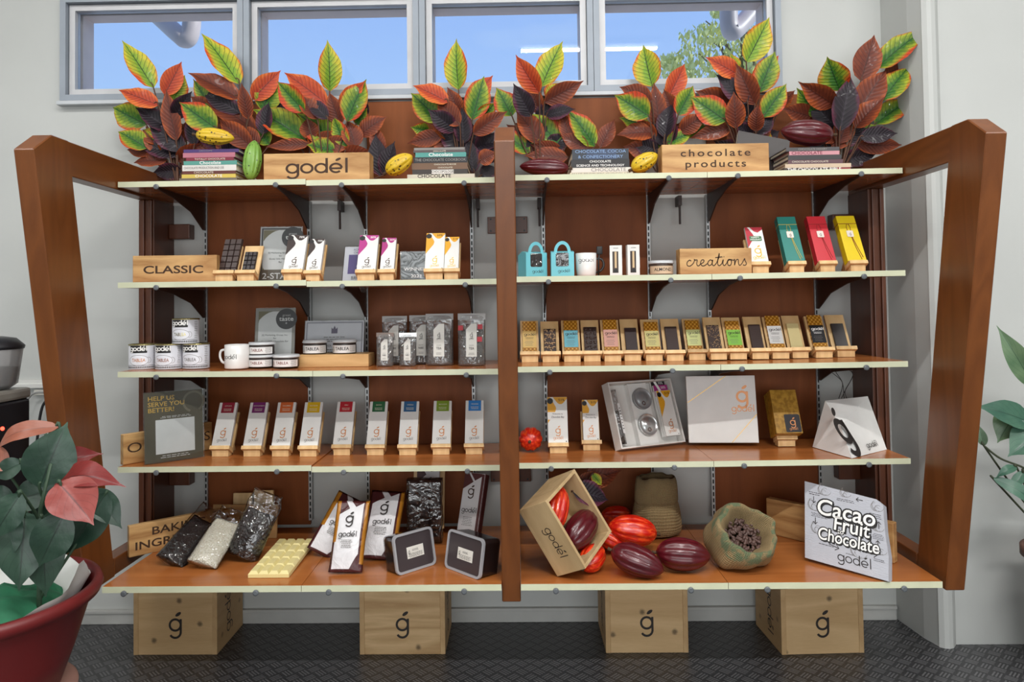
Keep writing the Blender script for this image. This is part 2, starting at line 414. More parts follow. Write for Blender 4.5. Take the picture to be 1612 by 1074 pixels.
for k in range(14):
    a = P(rt.uniform(1060, 1230), rt.uniform(30, 130), 6.0 + rt.uniform(-.4, .4)) - tr.location
    tube(bm, [(0.03, 0, c0.z + 3.4 + rt.uniform(0, .8)), (a.x * .5, a.y * .5, a.z - .25), a], [0.03, 0.02, 0.008], 5)
new('trunk', bm, mat((110, 98, 74), 0.8), tr)
bm = B(); uvl = None
clumps = [(1060, 112, 26), (1085, 95, 30), (1100, 60, 28), (1130, 52, 26), (1150, 80, 34), (1120, 110, 34), (1175, 105, 34), (1195, 60, 30), (1200, 95, 34), (1075, 125, 24), (1050, 98, 14), (1132, 20, 12), (1215, 120, 30), (1160, 125, 30)]
for cx_, cy_, rr_ in clumps:
    for k in range(150):
        r0 = rr_ * rt.random() ** 0.6; a = rt.uniform(0, 2 * pi)
        p = P(cx_ + r0 * cos(a) * 1.25, cy_ + r0 * sin(a) * 0.72, 6.0 + rt.uniform(-0.35, 0.35)) - tr.location
        q = Matrix.Rotation(rt.uniform(0, 6.28), 3, 'Z') @ Matrix.Rotation(rt.uniform(-1, 1), 3, 'X'); s = rt.uniform(0.03, 0.055)
        bm.faces.new([bm.verts.new(p + q @ Vector(w) * s) for w in ((-0.45, 0, 0), (0, 0, -1), (0.45, 0, 0), (0, 0, 1))])
lf = MB('sunlit_foliage', 0.6); lf.color(lf.mix((190, 196, 84), (246, 242, 170), lf.noise(lf.co(), 5, 3)))
fo = new('foliage', bm, lf.m, tr); fo['kind'] = 'stuff'

# ceiling lamps: one mirrors in the panes; its unseen row neighbours are added light
for i, (x, y, w_) in enumerate(LAMPS):
    row = 'in the row nearer the shelves' if y > -3 else 'in the partly added row above the viewer'
    t = thing('ceiling_lamp', 'white fluorescent batten on the ceiling %s' % row, 'lamp', (x, y, 3.6), group='ceiling battens')
    boxo('housing', (-0.63, -0.06, -0.035), (0.63, 0.06, -0.0005), mat((235, 235, 232), 0.4), t, 0.004)
    bm = B(); tube(bm, [(-0.6, 0, -0.055), (0.6, 0, -0.055)], 0.013, 10)
    e = MB('lit_tube'); e.b.inputs['Emission Color'].default_value = (1, 0.97, 0.93, 1); e.b.inputs['Emission Strength'].default_value = 4.0; e.color((250, 250, 246))
    new('tube', bm, MATS.setdefault('lit_tube', e.m), t, True)

# ================================================================ DISPLAY FURNITURE
FRAMEW = wood('stained_frame_wood', (94, 51, 22), (126, 73, 34), 'z', 2.0, 0.32, 0.7, 5)
FRAMEY = wood('stained_frame_wood_rail', (94, 51, 22), (126, 73, 34), 'y', 2.0, 0.32, 0.7, 5)
DARKW = wood('stained_back_post_wood', (76, 40, 22), (100, 54, 30), 'z', 2.0, 0.35, 0.7, 5)
PANELW = wood('veneer_panel_wood', (112, 58, 26), (142, 80, 40), 'z', 1.3, 0.5, 0.8, 4, 0, 0.2)
SHELFW = wood('veneer_shelf_wood', (150, 86, 40), (184, 112, 58), 'x', 1.3, 0.22, 0.8, 4)
LIP = mat((206, 208, 178), 0.45, name='cream_edge_strip')
ZT = 1.823
YT, YB, PD = -0.886, -0.617, 0.172
def yfront(z): return YT + (YT - YB) * (z - 1.765) / (1.765 - 0.36)
def frame(name, label, x0, x1, inner, center=False):
    t = thing(name, label, 'display frame', (0, 0, 0), group=None)
    zc = 1.762; ZB = 0.322 if center else 0.352
    bm = B()
    prism(bm, [(yfront(ZB), ZB), (yfront(zc), zc), (yfront(zc) + 0.085, ZT), (yfront(ZT) + PD + 0.01, ZT), (yfront(ZB) + PD, ZB)], x0, x1)
    bmesh.ops.bevel(bm, geom=bm.edges[:], offset=0.003, segments=1, affect='EDGES')
    new('front_post', bm, FRAMEW, t)
    bm = B(); box2(bm, (x0 + .002, yfront(ZT) + PD + 0.006, 1.712), (x1 - .002, -0.001, ZT - 0.001), 0.003); new('top_rail', bm, FRAMEY, t)
    bm = B(); box2(bm, (x0 + .002, yfront(ZB) + PD, ZB + 0.004), (x1 - .002, -0.001, 0.414), 0.003); new('bottom_rail', bm, FRAMEY, t)
    if not center:
        bm = B(); zz = (0.414, 1.712)
        box2(bm, (x0, -0.17, zz[0]), (x1, -0.001, zz[1]), 0.002)
        new('back_post', bm, DARKW, t)
        bm = B(); s = 1 if inner > 0 else -1; xo = x0 if s > 0 else x1
        xm = (x0 + x1) / 2
        for dx in (-0.012, 0.018): box2(bm, (xm + dx - 0.008, -0.181, zz[0]), (xm + dx + 0.008, -0.1695, zz[1]), 0.003)
        new('moulding', bm, DARKW, t)
        for z in (1.60, 0.60):
            bm = B(); xi = x1 if s > 0 else x0
            box2(bm, (min(xi, xi + s * 0.085), -0.05, z - 0.03), (max(xi, xi + s * 0.085), -0.001, z + 0.03), 0.003); new('fixing_block', bm, DARKW, t)
    else:
        bm = B(); box2(bm, (x0 + .005, -0.075, 0.414), (x1 - .005, -0.02, 1.712)); new('back_post', bm, DARKW, t)
        for z in (1.61, 0.60):
            bm = B(); box2(bm, (-0.085, -0.02, z - 0.034), (0.078, -0.001, z + 0.034), 0.002); p = new('fixing_plate', bm, DARKW, t)
            for a in (-0.072, 0.065):
                for b in (-0.024, 0.024):
                    bm = B(); tube(bm, [(a, -0.0215, z + b), (a, -0.019, z + b)], 0.004, 8); new('screw', bm, BLACK, p)
    return t
frame('display_frame', 'brown wooden display frame with slanted post beside the potted red-leaved plant', -1.4475, -1.3865, 1)
frame('display_frame', 'brown wooden post frame standing between the two halves of the shelving', -0.0303, 0.0303, 0, True)
frame('display_frame', 'brown wooden display frame with slanted post next to the wall pier', 1.388, 1.449, -1)

# veneer panels and slotted standards
pan = [(327, 487), (580, 744), (861, 1022), (1120, 1284)]
place = ['behind the teal-topped book stack end', 'behind the middle left bays', 'behind the cups and blue boxes', 'behind the coloured gift boxes']
for i, (a, b) in enumerate(pan):
    x0, x1 = P(a, 560, -0.02).x, P(b, 560, -0.02).x
    bm = B(); box2(bm, (x0, -0.018, 0.4), (x1, -0.001, 2.128), 0.001)
    lab = ['tall reddish veneer panel on the wall behind the CLASSIC sign end', 'tall reddish veneer panel on the wall behind the clear pouches', 'tall reddish veneer panel on the wall behind the white mug with black handle', 'tall reddish veneer panel on the wall behind the teal gift box'][i]
    tag(new('wall_panel', bm, PANELW), lab, 'wall panel', 'veneer panels behind the shelves')
ZS = {1: 1.7401, 2: 1.3814, 3: 1.0651, 4: 0.7300, 5: 0.3928}
YF = {1: -0.4337, 2: -0.4337, 3: -0.4337, 4: -0.4337, 5: -0.6455}
TH = 0.019
SPL = {1: (482, 1116), 2: (482, 1120), 3: (482, 1120), 4: (486, 1124), 5: (475, 1149)}
JX = {1: (-.714, .752), 2: (-.715, .762), 3: (-.714, .766), 4: (-.705, .772)}
def zs(l, x):
    if l == 5: return ZS[5] - 0.001
    j0, j1 = JX[l]
    dz = -0.001 if x < j0 else (-0.0055 if x < 0 else (0.0005 if x < j1 else 0.0045))
    return ZS[l] + dz
STD = [325, 488, 578, 745, 858, 1024, 1118, 1286]
GALV = mat((150, 152, 154), 0.4, 0.5, name='zinc_strip'); BRK = mat((52, 34, 28), 0.5, name='bracket_paint'); CAPM = mat((96, 100, 104), 0.35)
sl = MB('slotted_zinc', 0.4, 0.5); sz = sl.xyz(sl.co())
slot = (sz[2] * 40.0).frac().gt(0.35) * sz[0].abs().lt(0.0028)
sl.color(sl.mix((176, 178, 178), (14, 13, 12), slot)); SLOT = sl.m
sname = ['beside the back post, nearest the cans', 'just right of the certificate bays', 'left edge of the pouch panel', 'right edge of the pouch panel', 'left edge of the mug panel', 'right edge of the mug panel', 'left edge of the gift box panel', 'right edge of the gift box panel']
sname = ['nearest the stacked cans', 'behind the round-sealed certificates', 'behind the leaning landscape certificate', 'nearest the tea pouches', 'behind the first blue box', 'behind the small jar with pale lid', 'behind the creations sign', 'behind the red gift box']
for i, px in enumerate(STD):
    x = P(px, 560, -0.02).x
    t = thing('shelf_standard', 'slotted zinc shelf upright %s' % sname[i], 'shelf upright', (x, -0.001, 0.42), group='slotted uprights on the wall')
    on = 0.0
    boxo('strip', (-0.0065, -0.027, 0), (0.0065, 0, 1.30), SLOT, t)
    for l in (1, 2, 3, 4, 5):
        z = zs(l, x) - TH - 0.42 - 0.0008; yf = YF[l] + 0.012
        bm = B(); h = 0.115 if l < 3 else 0.085
        prf = [(-0.028, z), (yf, z), (yf, z - 0.008), (yf * 0.72, z - 0.022), (yf * 0.38, z - h * 0.48), (-0.05, z - h), (-0.028, z - h)]
        if l == 5: prf = [(-0.028, z), (yf, z), (yf, z - 0.008), (-0.028, z - 0.03)]
        prism(bm, prf, -0.0025, 0.0025); b_ = new('bracket', bm, BRK, t)
        bm = B(); lathe(bm, [(0, 0), (0.0095, 0.0), (0.0095, 0.004), (0.006, 0.006), (0, 0.006)], 12)
        bmesh.ops.rotate(bm, cent=(0, 0, 0), matrix=Matrix.Rotation(rad(90), 3, 'X'), verts=bm.verts)
        bmesh.ops.translate(bm, vec=(0, YF[l] - 0.0025 + 0.001, z + 0.0), verts=bm.verts)
        new('end_clip', bm, CAPM, b_)
BAY = ['first', 'second', 'third', 'fourth']
LEV = {1: 'top shelf board carrying leaves and books', 2: 'shelf board under the sign and boxes of the second tier', 3: 'shelf board of the middle tier', 4: 'shelf board of the fourth tier', 5: 'deep lowest shelf board'}
ONB = {(1, 0): 'under the first book stack with pods', (1, 1): 'under the dark-lettered block sign', (1, 2): 'under the maroon pod and third book stack', (1, 3): 'under the chocolate products sign',
       (2, 0): 'under the CLASSIC sign', (2, 1): 'under the magenta and yellow boxes', (2, 2): 'under the light blue boxes', (2, 3): 'under the tall coloured gift boxes',
       (3, 0): 'under the stacked cans', (3, 1): 'under the clear pouches', (3, 2): 'under the first patterned bars', (3, 3): 'under the black-labelled bar',
       (4, 0): 'under the survey sign', (4, 1): 'under the five white bars by the middle post', (4, 2): 'under the open gift box', (4, 3): 'under the white paper bag',
       (5, 0): 'under the bags of baking nibs', (5, 1): 'under the plastic tubs', (5, 2): 'under the pile of red and maroon pods', (5, 3): 'under the open burlap sack'}
for l in range(1, 6):
    xs = [-1.3850 if l < 5 else -1.3186, PZ(SPL[l][0], {1: 282, 2: 443, 3: 585, 4: 736, 5: 921}[l], ZS[l]).x if l > 2 else P(SPL[l][0], 400, YF[l]).x, 0.0,
          (PZ(SPL[l][1], {3: 570, 4: 727, 5: 921}[l], ZS[l]).x if l > 2 else P(SPL[l][1], 400, YF[l]).x), 1.3855 if l < 5 else 1.3625]
    for k in range(4):
        a, b = xs[k] + (0.031 if k == 2 else 0.0008), xs[k + 1] - (0.031 if k == 1 else 0.0008)
        t = thing('shelf_board', 'brown veneered %s %s' % ({1: 'top shelf board', 2: 'shelf board', 3: 'shelf board', 4: 'shelf board', 5: 'deep bottom shelf board'}[l], ONB[(l, k)]), 'shelf', ((a + b) / 2, 0, 0), group='veneered shelf boards')
        za, zb = (zs(l, a + 0.01), zs(l, b - 0.01)); w = (b - a) / 2
        yb_ = -0.03
        def slab(bm, y0, y1, e=0):
            prism(bm, [(-w, za - TH - e), (w, zb - TH - e), (w, zb + e), (-w, za + e)], y0, y1, 'y')
        bm = B(); slab(bm, YF[l] + 0.002, yb_); new('board', bm, SHELFW, t)
        bm = B(); slab(bm, YF[l], YF[l] + 0.0019, 0.0003); new('edge_strip', bm, LIP, t)
for px, py, nm in ((535, 330, 'behind the first leafy gap'), (752, 330, 'beside the middle post, pouch side'), (849, 330, 'above the light blue boxes'), (1070, 330, 'above the creations sign')):
    bm = B(); p = P(px, py, -0.06); tube(bm, [(0, 0, 0.06), (0.0, 0.0, -0.045)], 0.0045, 8); box2(bm, (-0.007, -0.012, 0.03), (0.007, 0.05, 0.07))
    o = tag(new('hanging_rod', bm, BRK), 'dark rod under the top shelf %s' % {535: 'over the purple award card', 752: 'left of the middle post', 849: 'over the first blue box', 1070: 'over the creations sign'}[px], 'rod', 'rods under the top shelf')
    o.location = (p.x, p.y, ZS[1] - TH - 0.078)
# ================================================================ SHARED BUILDERS FOR THE GOODS
def on(l, px, py):                              # point of shelf l under a pixel
    z = ZS[l]
    for _ in range(3): p = PZ(px, py, z); z = zs(l, p.x)
    p = PZ(px, py, z); p.z += 0.0006; return p
def onx(l, px, y):                              # shelf point in column px at depth y
    x = P(px, 450, y).x
    for _ in range(3):
        z = zs(l, x); py = 450
        d = CAM + (Vector((x, y, z)) - CAM)
        q = ROT @ (d - CAM); u = PCX + FPX * q.x / q.y; x += (px - u) * mpp(y)
    return Vector((x, y, zs(l, x) + 0.0006))
PINE = wood('pine_stand_wood', (200, 156, 100), (238, 206, 152), 'z', 3.0, 0.5, 0.8, 5)
PINEX = wood('pine_sign_wood', (158, 110, 60), (214, 172, 114), 'x', 2.2, 0.55, 1.15, 8)
PINEX2 = wood('pine_block_wood', (186, 140, 84), (224, 184, 126), 'x', 3.5, 0.5, 0.9, 6)
LEAN = rad(28)
stand_me = {}
def easel(label, w, hb, loc, rz=0.0, lean=LEAN, group='pine easel stands'):
    t = thing('easel_stand', label, 'stand', loc, rz, group=group)
    key = (round(w, 3), round(hb, 3), round(lean, 2))
    if key not in stand_me:
        c, s = cos(lean), sin(lean); O = (0.012, 0.038)
        f = lambda y, z: (O[0] + y * c + z * s, O[1] - y * s + z * c)
        def mk(poly, a, b):
            bm = B(); prism(bm, poly, a, b); me = bpy.data.meshes.new('m'); bm.to_mesh(me); bm.free(); me.materials.append(PINE); return me
        a = w / 2
        q = f(0.0, -0.014); r = f(0.042, -0.014)
        stand_me[key] = [('ledge', mk([f(-0.008, -0.0135), f(0.033, -0.0135), f(0.033, 0), f(-0.008, 0)], -a - 0.0025, a + 0.0025)),
                         ('back_board', mk([f(0.0335, -0.0135), f(0.044, -0.0135), f(0.044, hb), f(0.0335, hb)], -a, a)),
                         ('base_block', mk([(q[0] + .003, 0), (r[0], 0), (r[0], max(0.003, r[1] - .0002)), (q[0] + .003, q[1] - 0.0022)], -a + 0.004, a - 0.004)),
                         ('rear_strut', mk([f(0.0445, hb * 0.62), f(0.0445, hb * 0.62 - 0.014), (f(0.0445, hb * .62)[0] + 0.035, 0), (f(0.0445, hb * .62)[0] + 0.047, 0)], -0.008, 0.008))]
    for n, me in stand_me[key]:
        o = bpy.data.objects.new(n, me); COL.objects.link(o); o.parent = t
    c, s = cos(lean), sin(lean)
    def seat(y=0.0, z=0.0006, x=0.0):            # point in the leaning frame -> world
        v = Vector((x, 0.012 + y * c + z * s, 0.038 - y * s + z * c)); return Matrix.Rotation(rz, 3, 'Z') @ v + Vector(loc)
    return t, seat
def carton(bm, w, h, t, bevel=0.0015): box2(bm, (-w / 2, 0, 0), (w / 2, t, h), bevel)
def facing(x): return 0.0

# ---------------------------------------------------------------- croton leaves
def leaf_material(name, inner, outer, edge, vein, veinw=0.06):
    b = MB(name, 0.5, 0, 0.3); u, v, w = b.xyz(b.co('UV'))
    s = (u - 0.5) * 2.0; au = s.abs()
    n = b.noise(b.co('UV', (3, 5, 1)), 2.0, 3)
    g = b.noise(b.co(), 9, 2)
    c = b.mix(inner, outer, (au * 0.9 + (n - 0.5) * 0.9 + (v - 0.5) * 0.35).step(0.15, 0.75))
    c = b.mix(c, edge, ((au + (n - 0.5) * 0.35) + (g - 0.5) * 1.7).step(0.70, 1.02))
    st = ((v * 11.0 - au * 2.2 + (n - 0.5) * 0.5).frac() - 0.5).abs() * 2.0
    c = b.mix(c, vein, st.step(0.72, 1.0) * 0.75)
    c = b.mix(c, vein, au.step(veinw, veinw * 0.3))
    b.color(c); b.bump(st, 0.55, 0.0016)
    b.b.inputs['Coat Weight'].default_value = 0.04
    return b.m
LEAFM = {'G': leaf_material('green_croton_leaf', (52, 102, 30), (156, 166, 44), (190, 62, 30), (26, 60, 24)),
         'Y': leaf_material('yellow_croton_leaf', (122, 160, 50), (204, 190, 60), (214, 84, 40), (44, 66, 30)),
         'R': leaf_material('rust_croton_leaf', (96, 42, 28), (124, 58, 34), (160, 76, 32), (66, 28, 20)),
         'O': leaf_material('orange_red_croton_leaf', (168, 58, 32), (200, 86, 44), (214, 110, 46), (100, 34, 22)),
         'P': leaf_material('purple_black_croton_leaf', (24, 17, 24), (32, 21, 29), (84, 32, 52), (50, 40, 52), 0.04)}
def leaf_mesh(bm, base, tip, width, face, curl=0.12, fold=0.18, m=5, n=12, uvl=None, slot=0, wave=0.0):
    """leaf blade from base to tip; face = rough direction its upper side looks to"""
    ax = tip - base; L = ax.length; ax.normalize()
    nrm = (face - ax * face.dot(ax)).normalized(); side = ax.cross(nrm).normalized()
    grid = []
    for i in range(n + 1):
        v = i / n
        w = width * 0.5 * (sin(pi * min(1, v ** 0.80)) ** (0.70 + 0.75 * v ** 3)) * (1 - 0.2 * v ** 3) if 0 < v < 1 else (0.012 * width if v == 0 else 0.0005)
        c = base + ax * (L * v) + nrm * (L * curl * (sin(pi * v * 0.9)) )
        row = []
        for k in range(-m, m + 1):
            u = k / m
            off = w * fold * abs(u) * 1.2 + (wave * width * sin(v * 22 + (1 if u > 0 else 2.4)) * u * u if wave else 0)
            row.append((bm.verts.new(c + side * (w * u) + nrm * off), (u * 0.5 + 0.5, v)))
        grid.append(row)
    for a, b in zip(grid, grid[1:]):
        for k in range(2 * m):
            q = (a[k], a[k + 1], b[k + 1], b[k]); f = bm.faces.new([x[0] for x in q]); f.smooth = True; f.material_index = slot
            for lp, x in zip(f.loops, q): lp[uvl].uv = x[1]
def sprig(label, root_px, y, leaves, z=None, name='leaf_spray', group='croton leaf sprays along the top', root=None):
    """leaves: (kind, tipx, tipy, basex, basey, width px, depth nudge)"""
    rp = root if root is not None else Vector((P(root_px, 250, y).x, y, 0))
    if root is None: rp.z = zs(1, rp.x) + 0.0006
    t = thing(name, label, 'leaves', rp, group=group); rr = random.Random(int(root_px))
    sb = B(); tube(sb, [(0, 0, 0), (0.004, 0, 0.05), (0, 0.005, 0.12)], [0.007, 0.006, 0.004], 8)
    if root is None:                            # smaller dark leaves low in the spray
        leaves = list(leaves)
        for q in range(9):
            a = rad(rr.uniform(5, 175)); bx = root_px + rr.uniform(-22, 22); by = 236 + rr.uniform(-18, 18); ln = rr.uniform(42, 62)
            leaves.append((rr.choice('PPRRRG'), bx + ln * cos(a), by - ln * sin(a) * .8, bx, by, rr.uniform(20, 30), rr.uniform(.03, .09)))
    for i, L in enumerate(leaves):
        k, tx, ty, bx, by, w = L[:6]; dy = L[6] if len(L) > 6 else rr.uniform(-0.045, 0.05)
        if root is None and max(ty, by) > 218: dy = abs(dy) * 0.6 - 0.005
        yb = min(-0.035, y + dy); yt = min(-0.03, max(-0.4, y + dy + (rr.uniform(-0.05, 0.03) if max(ty, by) <= 218 else rr.uniform(-0.012, 0.03))))
        b = P(bx, by, yb); tp = P(tx, ty, yt)
        face = (CAM - b).normalized() + Vector((rr.uniform(-.35, .35), 0, rr.uniform(-0.1, .55)))
        bm = B(); uvl = bm.loops.layers.uv.new('UVMap')
        leaf_mesh(bm, b - rp, tp - rp, w * mpp(yb) * 1.17, face, rr.uniform(0.03, 0.09), rr.uniform(0.1, 0.28), uvl=uvl, wave=0.03)
        new('leaf', bm, LEAFM[k], t)
        d = (b - rp); tube(sb, spline([Vector((0, 0.0, min(0.03, max(0.0, d.z * 0.3)))), d * 0.55 + Vector((0, 0.01, 0.0)), d, d + (tp - b) * 0.12], 4), [0.0028] * 12 + [0.0014], 5)
    new('stem', sb, mat((84, 52, 34), 0.6), t, True)
    return t
TY = -0.15
sprig('leaf spray furthest to the left, its purple-black leaves fanning over the frame rail', 278, TY, [
    ('Y', 192, 64, 242, 139, 34, .05), ('O', 286, 97, 259, 150, 28), ('Y', 291, 118, 273, 158, 25, .06), ('O', 187, 142, 250, 166, 28), ('P', 303, 143, 274, 186, 24),
    ('G', 178, 169, 231, 197, 38), ('P', 213, 170, 270, 206, 28), ('P', 233, 196, 290, 236, 32), ('R', 262, 140, 278, 222, 26), ('G', 186, 208, 232, 234, 32), ('R', 200, 236, 240, 240, 20, .04),
    ('P', 219, 231, 287, 241, 30), ('R', 211, 257, 264, 252, 24), ('P', 240, 272, 287, 268, 24), ('R', 224, 204, 252, 226, 22, .05), ('P', 300, 178, 306, 230, 20), ('R', 248, 170, 262, 214, 22, .05)])
sprig('leaf spray behind the yellow pod, one long green leaf reaching up the window', 356, TY, [
    ('Y', 317, 53, 377, 133, 38, .05), ('R', 296, 115, 378, 156, 33), ('G', 304, 124, 334, 172, 22, .05), ('R', 380, 130, 391, 188, 20), ('O', 442, 111, 397, 157, 30), ('P', 318, 146, 379, 178, 26),
    ('G', 282, 161, 342, 204, 38, -.05), ('R', 322, 161, 404, 208, 36), ('R', 345, 188, 397, 232, 30), ('G', 437, 126, 412, 174, 36), ('P', 424, 160, 414, 212, 24), ('G', 404, 195, 424, 228, 26, .05),
    ('R', 300, 152, 326, 172, 22, .05), ('P', 306, 208, 356, 232, 26, .05), ('R', 372, 200, 408, 228, 26, -.02)])
sprig('leaf spray standing behind the dark-lettered block sign', 512, TY, [
    ('Y', 515, 63, 519, 144, 33, .05), ('O', 448, 115, 516, 165, 32), ('R', 518, 144, 536, 198, 26), ('G', 577, 125, 546, 192, 36), ('O', 576, 127, 536, 172, 26, .05), ('G', 437, 128, 480, 176, 32),
    ('P', 484, 156, 516, 188, 22), ('R', 470, 150, 500, 188, 28), ('G', 398, 173, 481, 220, 42, -.06), ('G', 467, 178, 540, 231, 42, -.06), ('G', 525, 183, 546, 231, 24), ('R', 546, 189, 560, 233, 30),
    ('R', 610, 184, 566, 213, 28), ('G', 578, 170, 560, 196, 20, .05), ('P', 579, 160, 566, 182, 18, .05), ('R', 588, 194, 601, 250, 22), ('P', 591, 210, 599, 278, 28), ('P', 622, 222, 604, 276, 26),
    ('R', 418, 232, 487, 227, 18, -.04), ('P', 436, 158, 452, 196, 22, .05)])
sprig('leaf spray behind the second book stack, a single green leaf on a bare stem', 727, TY, [
    ('Y', 719, 61, 722, 142, 34, .05), ('O', 650, 135, 706, 161, 28), ('G', 647, 147, 692, 191, 38), ('R', 704, 137, 723, 178, 22), ('R', 688, 153, 724, 198, 28), ('G', 762, 120, 743, 189, 36),
    ('O', 776, 119, 736, 168, 30, .05), ('P', 673, 172, 717, 206, 28), ('P', 727, 169, 729, 227, 26), ('P', 690, 203, 732, 236, 30), ('R', 641, 226, 697, 213, 24), ('G', 646, 200, 676, 207, 20, .05),
    ('R', 799, 175, 745, 211, 26), ('G', 781, 160, 756, 188, 24), ('P', 737, 216, 746, 272, 24), ('P', 779, 208, 752, 240, 30), ('R', 782, 240, 754, 254, 24), ('P', 782, 264, 756, 277, 22)])
sprig('leaf spray rising behind the first maroon pod by the middle post', 850, TY, [
    ('Y', 886, 65, 852, 137, 38, .05), ('O', 812, 86, 849, 147, 30), ('R', 919, 127, 857, 161, 28), ('Y', 884, 130, 862, 158, 26, .05), ('P', 808, 131, 836, 184, 28), ('R', 832, 132, 851, 179, 24),
    ('G', 781, 138, 806, 183, 34), ('G', 832, 178, 886, 233, 38, -.05), ('G', 890, 172, 936, 231, 34, -.03), ('R', 812, 175, 852, 226, 32), ('R', 884, 174, 896, 222, 20), ('R', 825, 246, 894, 248, 26),
    ('P', 906, 172, 860, 182, 22), ('G', 782, 205, 834, 240, 28), ('R', 968, 188, 945, 233, 24), ('R', 880, 211, 926, 236, 24), ('P', 872, 162, 846, 190, 24, .05), ('R', 834, 228, 884, 236, 20, .05)])
sprig('leaf spray behind the chocolate products sign, at its end beside the yellow pod', 1040, TY, [
    ('Y', 1013, 71, 1027, 137, 40, .05), ('R', 975, 137, 1026, 161, 28), ('O', 1077, 101, 1051, 156, 28), ('R', 1029, 130, 1038, 205, 26), ('G', 967, 150, 1022, 184, 40, -.03), ('R', 1045, 140, 1061, 182, 24),
    ('G', 1091, 135, 1067, 182, 32), ('P', 1058, 163, 1046, 217, 28), ('P', 1048, 185, 1058, 224, 24), ('G', 975, 186, 1022, 201, 26, .05), ('R', 970, 213, 1030, 208, 28), ('P', 994, 225, 1037, 237, 24),
    ('R', 990, 235, 1032, 256, 22), ('R', 1112, 180, 1070, 207, 26), ('P', 1016, 196, 1046, 228, 22, .04)])
sprig('leaf spray behind the chocolate products sign with the highest green leaf of all', 1186, TY, [
    ('Y', 1211, 27, 1175, 98, 38, .05), ('O', 1110, 90, 1164, 119, 28), ('Y', 1150, 84, 1158, 112, 18, .06), ('R', 1158, 99, 1188, 165, 30), ('P', 1127, 117, 1177, 162, 28), ('O', 1225, 88, 1184, 130, 28),
    ('G', 1220, 81, 1195, 146, 34), ('R', 1094, 143, 1149, 162, 28), ('G', 1086, 152, 1143, 191, 40, -.04), ('R', 1155, 144, 1158, 202, 27), ('P', 1170, 154, 1184, 198, 26), ('G', 1238, 132, 1201, 185, 32),
    ('R', 1085, 218, 1152, 202, 22), ('R', 1193, 164, 1190, 207, 22), ('P', 1218, 184, 1190, 212, 24), ('P', 1158, 193, 1182, 216, 24), ('R', 1252, 142, 1226, 170, 20, .05), ('G', 1074, 216, 1112, 200, 22, .03), ('R', 1210, 190, 1192, 222, 20)])
sprig('leaf spray at the pier end, leaning outward behind the maroon pod', 1322, TY, [
    ('G', 1302, 89, 1322, 143, 42), ('R', 1376, 55, 1355, 128, 37), ('G', 1460, 46, 1379, 108, 36), ('R', 1437, 95, 1395, 128, 30, .05), ('G', 1432, 106, 1389, 159, 36), ('R', 1395, 110, 1346, 182, 38),
    ('R', 1256, 128, 1314, 166, 32), ('G', 1254, 138, 1286, 182, 30, .04), ('P', 1273, 157, 1317, 202, 30), ('P', 1338, 118, 1322, 207, 34), ('R', 1393, 153, 1346, 202, 32), ('G', 1437, 156, 1377, 196, 32),
    ('P', 1413, 210, 1353, 216, 24), ('R', 1229, 170, 1282, 186, 28, .05), ('P', 1356, 196, 1322, 231, 26), ('R', 1419, 228, 1348, 229, 24), ('P', 1380, 242, 1326, 252, 26), ('R', 1330, 160, 1324, 216, 26, .04)])

# ---------------------------------------------------------------- cacao pods
def pod_material(kind):
    key = ('pod', kind)
    if key in MATS: return MATS[key]
    b = MB(kind + '_pod_skin', 0.3 if kind in ('maroon', 'red') else 0.4); v = b.co(); n = b.noise(v, 22, 4, 0.6); n2 = b.noise(b.co(scale=(1, 1, .22)) if kind in ('red', 'maroon') else v, 95, 3, 0.6)
    if kind == 'yellow':
        c = b.mix((196, 150, 24), (226, 196, 44), n); c = b.mix(c, (52, 38, 16), b.voronoi(v, 75).step(0.30, 0.20) * b.noise(v, 14, 2).step(0.38, 0.48))
    elif kind == 'green':
        c = b.mix((92, 140, 50), (140, 178, 78), n); c = b.mix(c, (40, 56, 22), b.voronoi(v, 80).step(0.26, 0.18) * b.noise(v, 14, 2).step(0.38, 0.48))
    elif kind == 'red':
        c = b.mix((196, 24, 12), (240, 84, 34), n2.step(0.46, 0.66)); c = b.mix(c, (150, 12, 8), n.step(0.58, 0.72) * 0.6)
    else:
        c = b.mix((66, 9, 18), (96, 16, 28), n); c = b.mix(c, (48, 6, 16), n2.step(0.5, 0.7) * 0.5)
    b.color(c); b.bump(n2, 0.35, 0.003); b.b.inputs['Coat Weight'].default_value = 0.35 if kind in ('maroon', 'red') else 0.15; b.b.inputs['Coat Roughness'].default_value = 0.12
    MATS[key] = b.m; return b.m
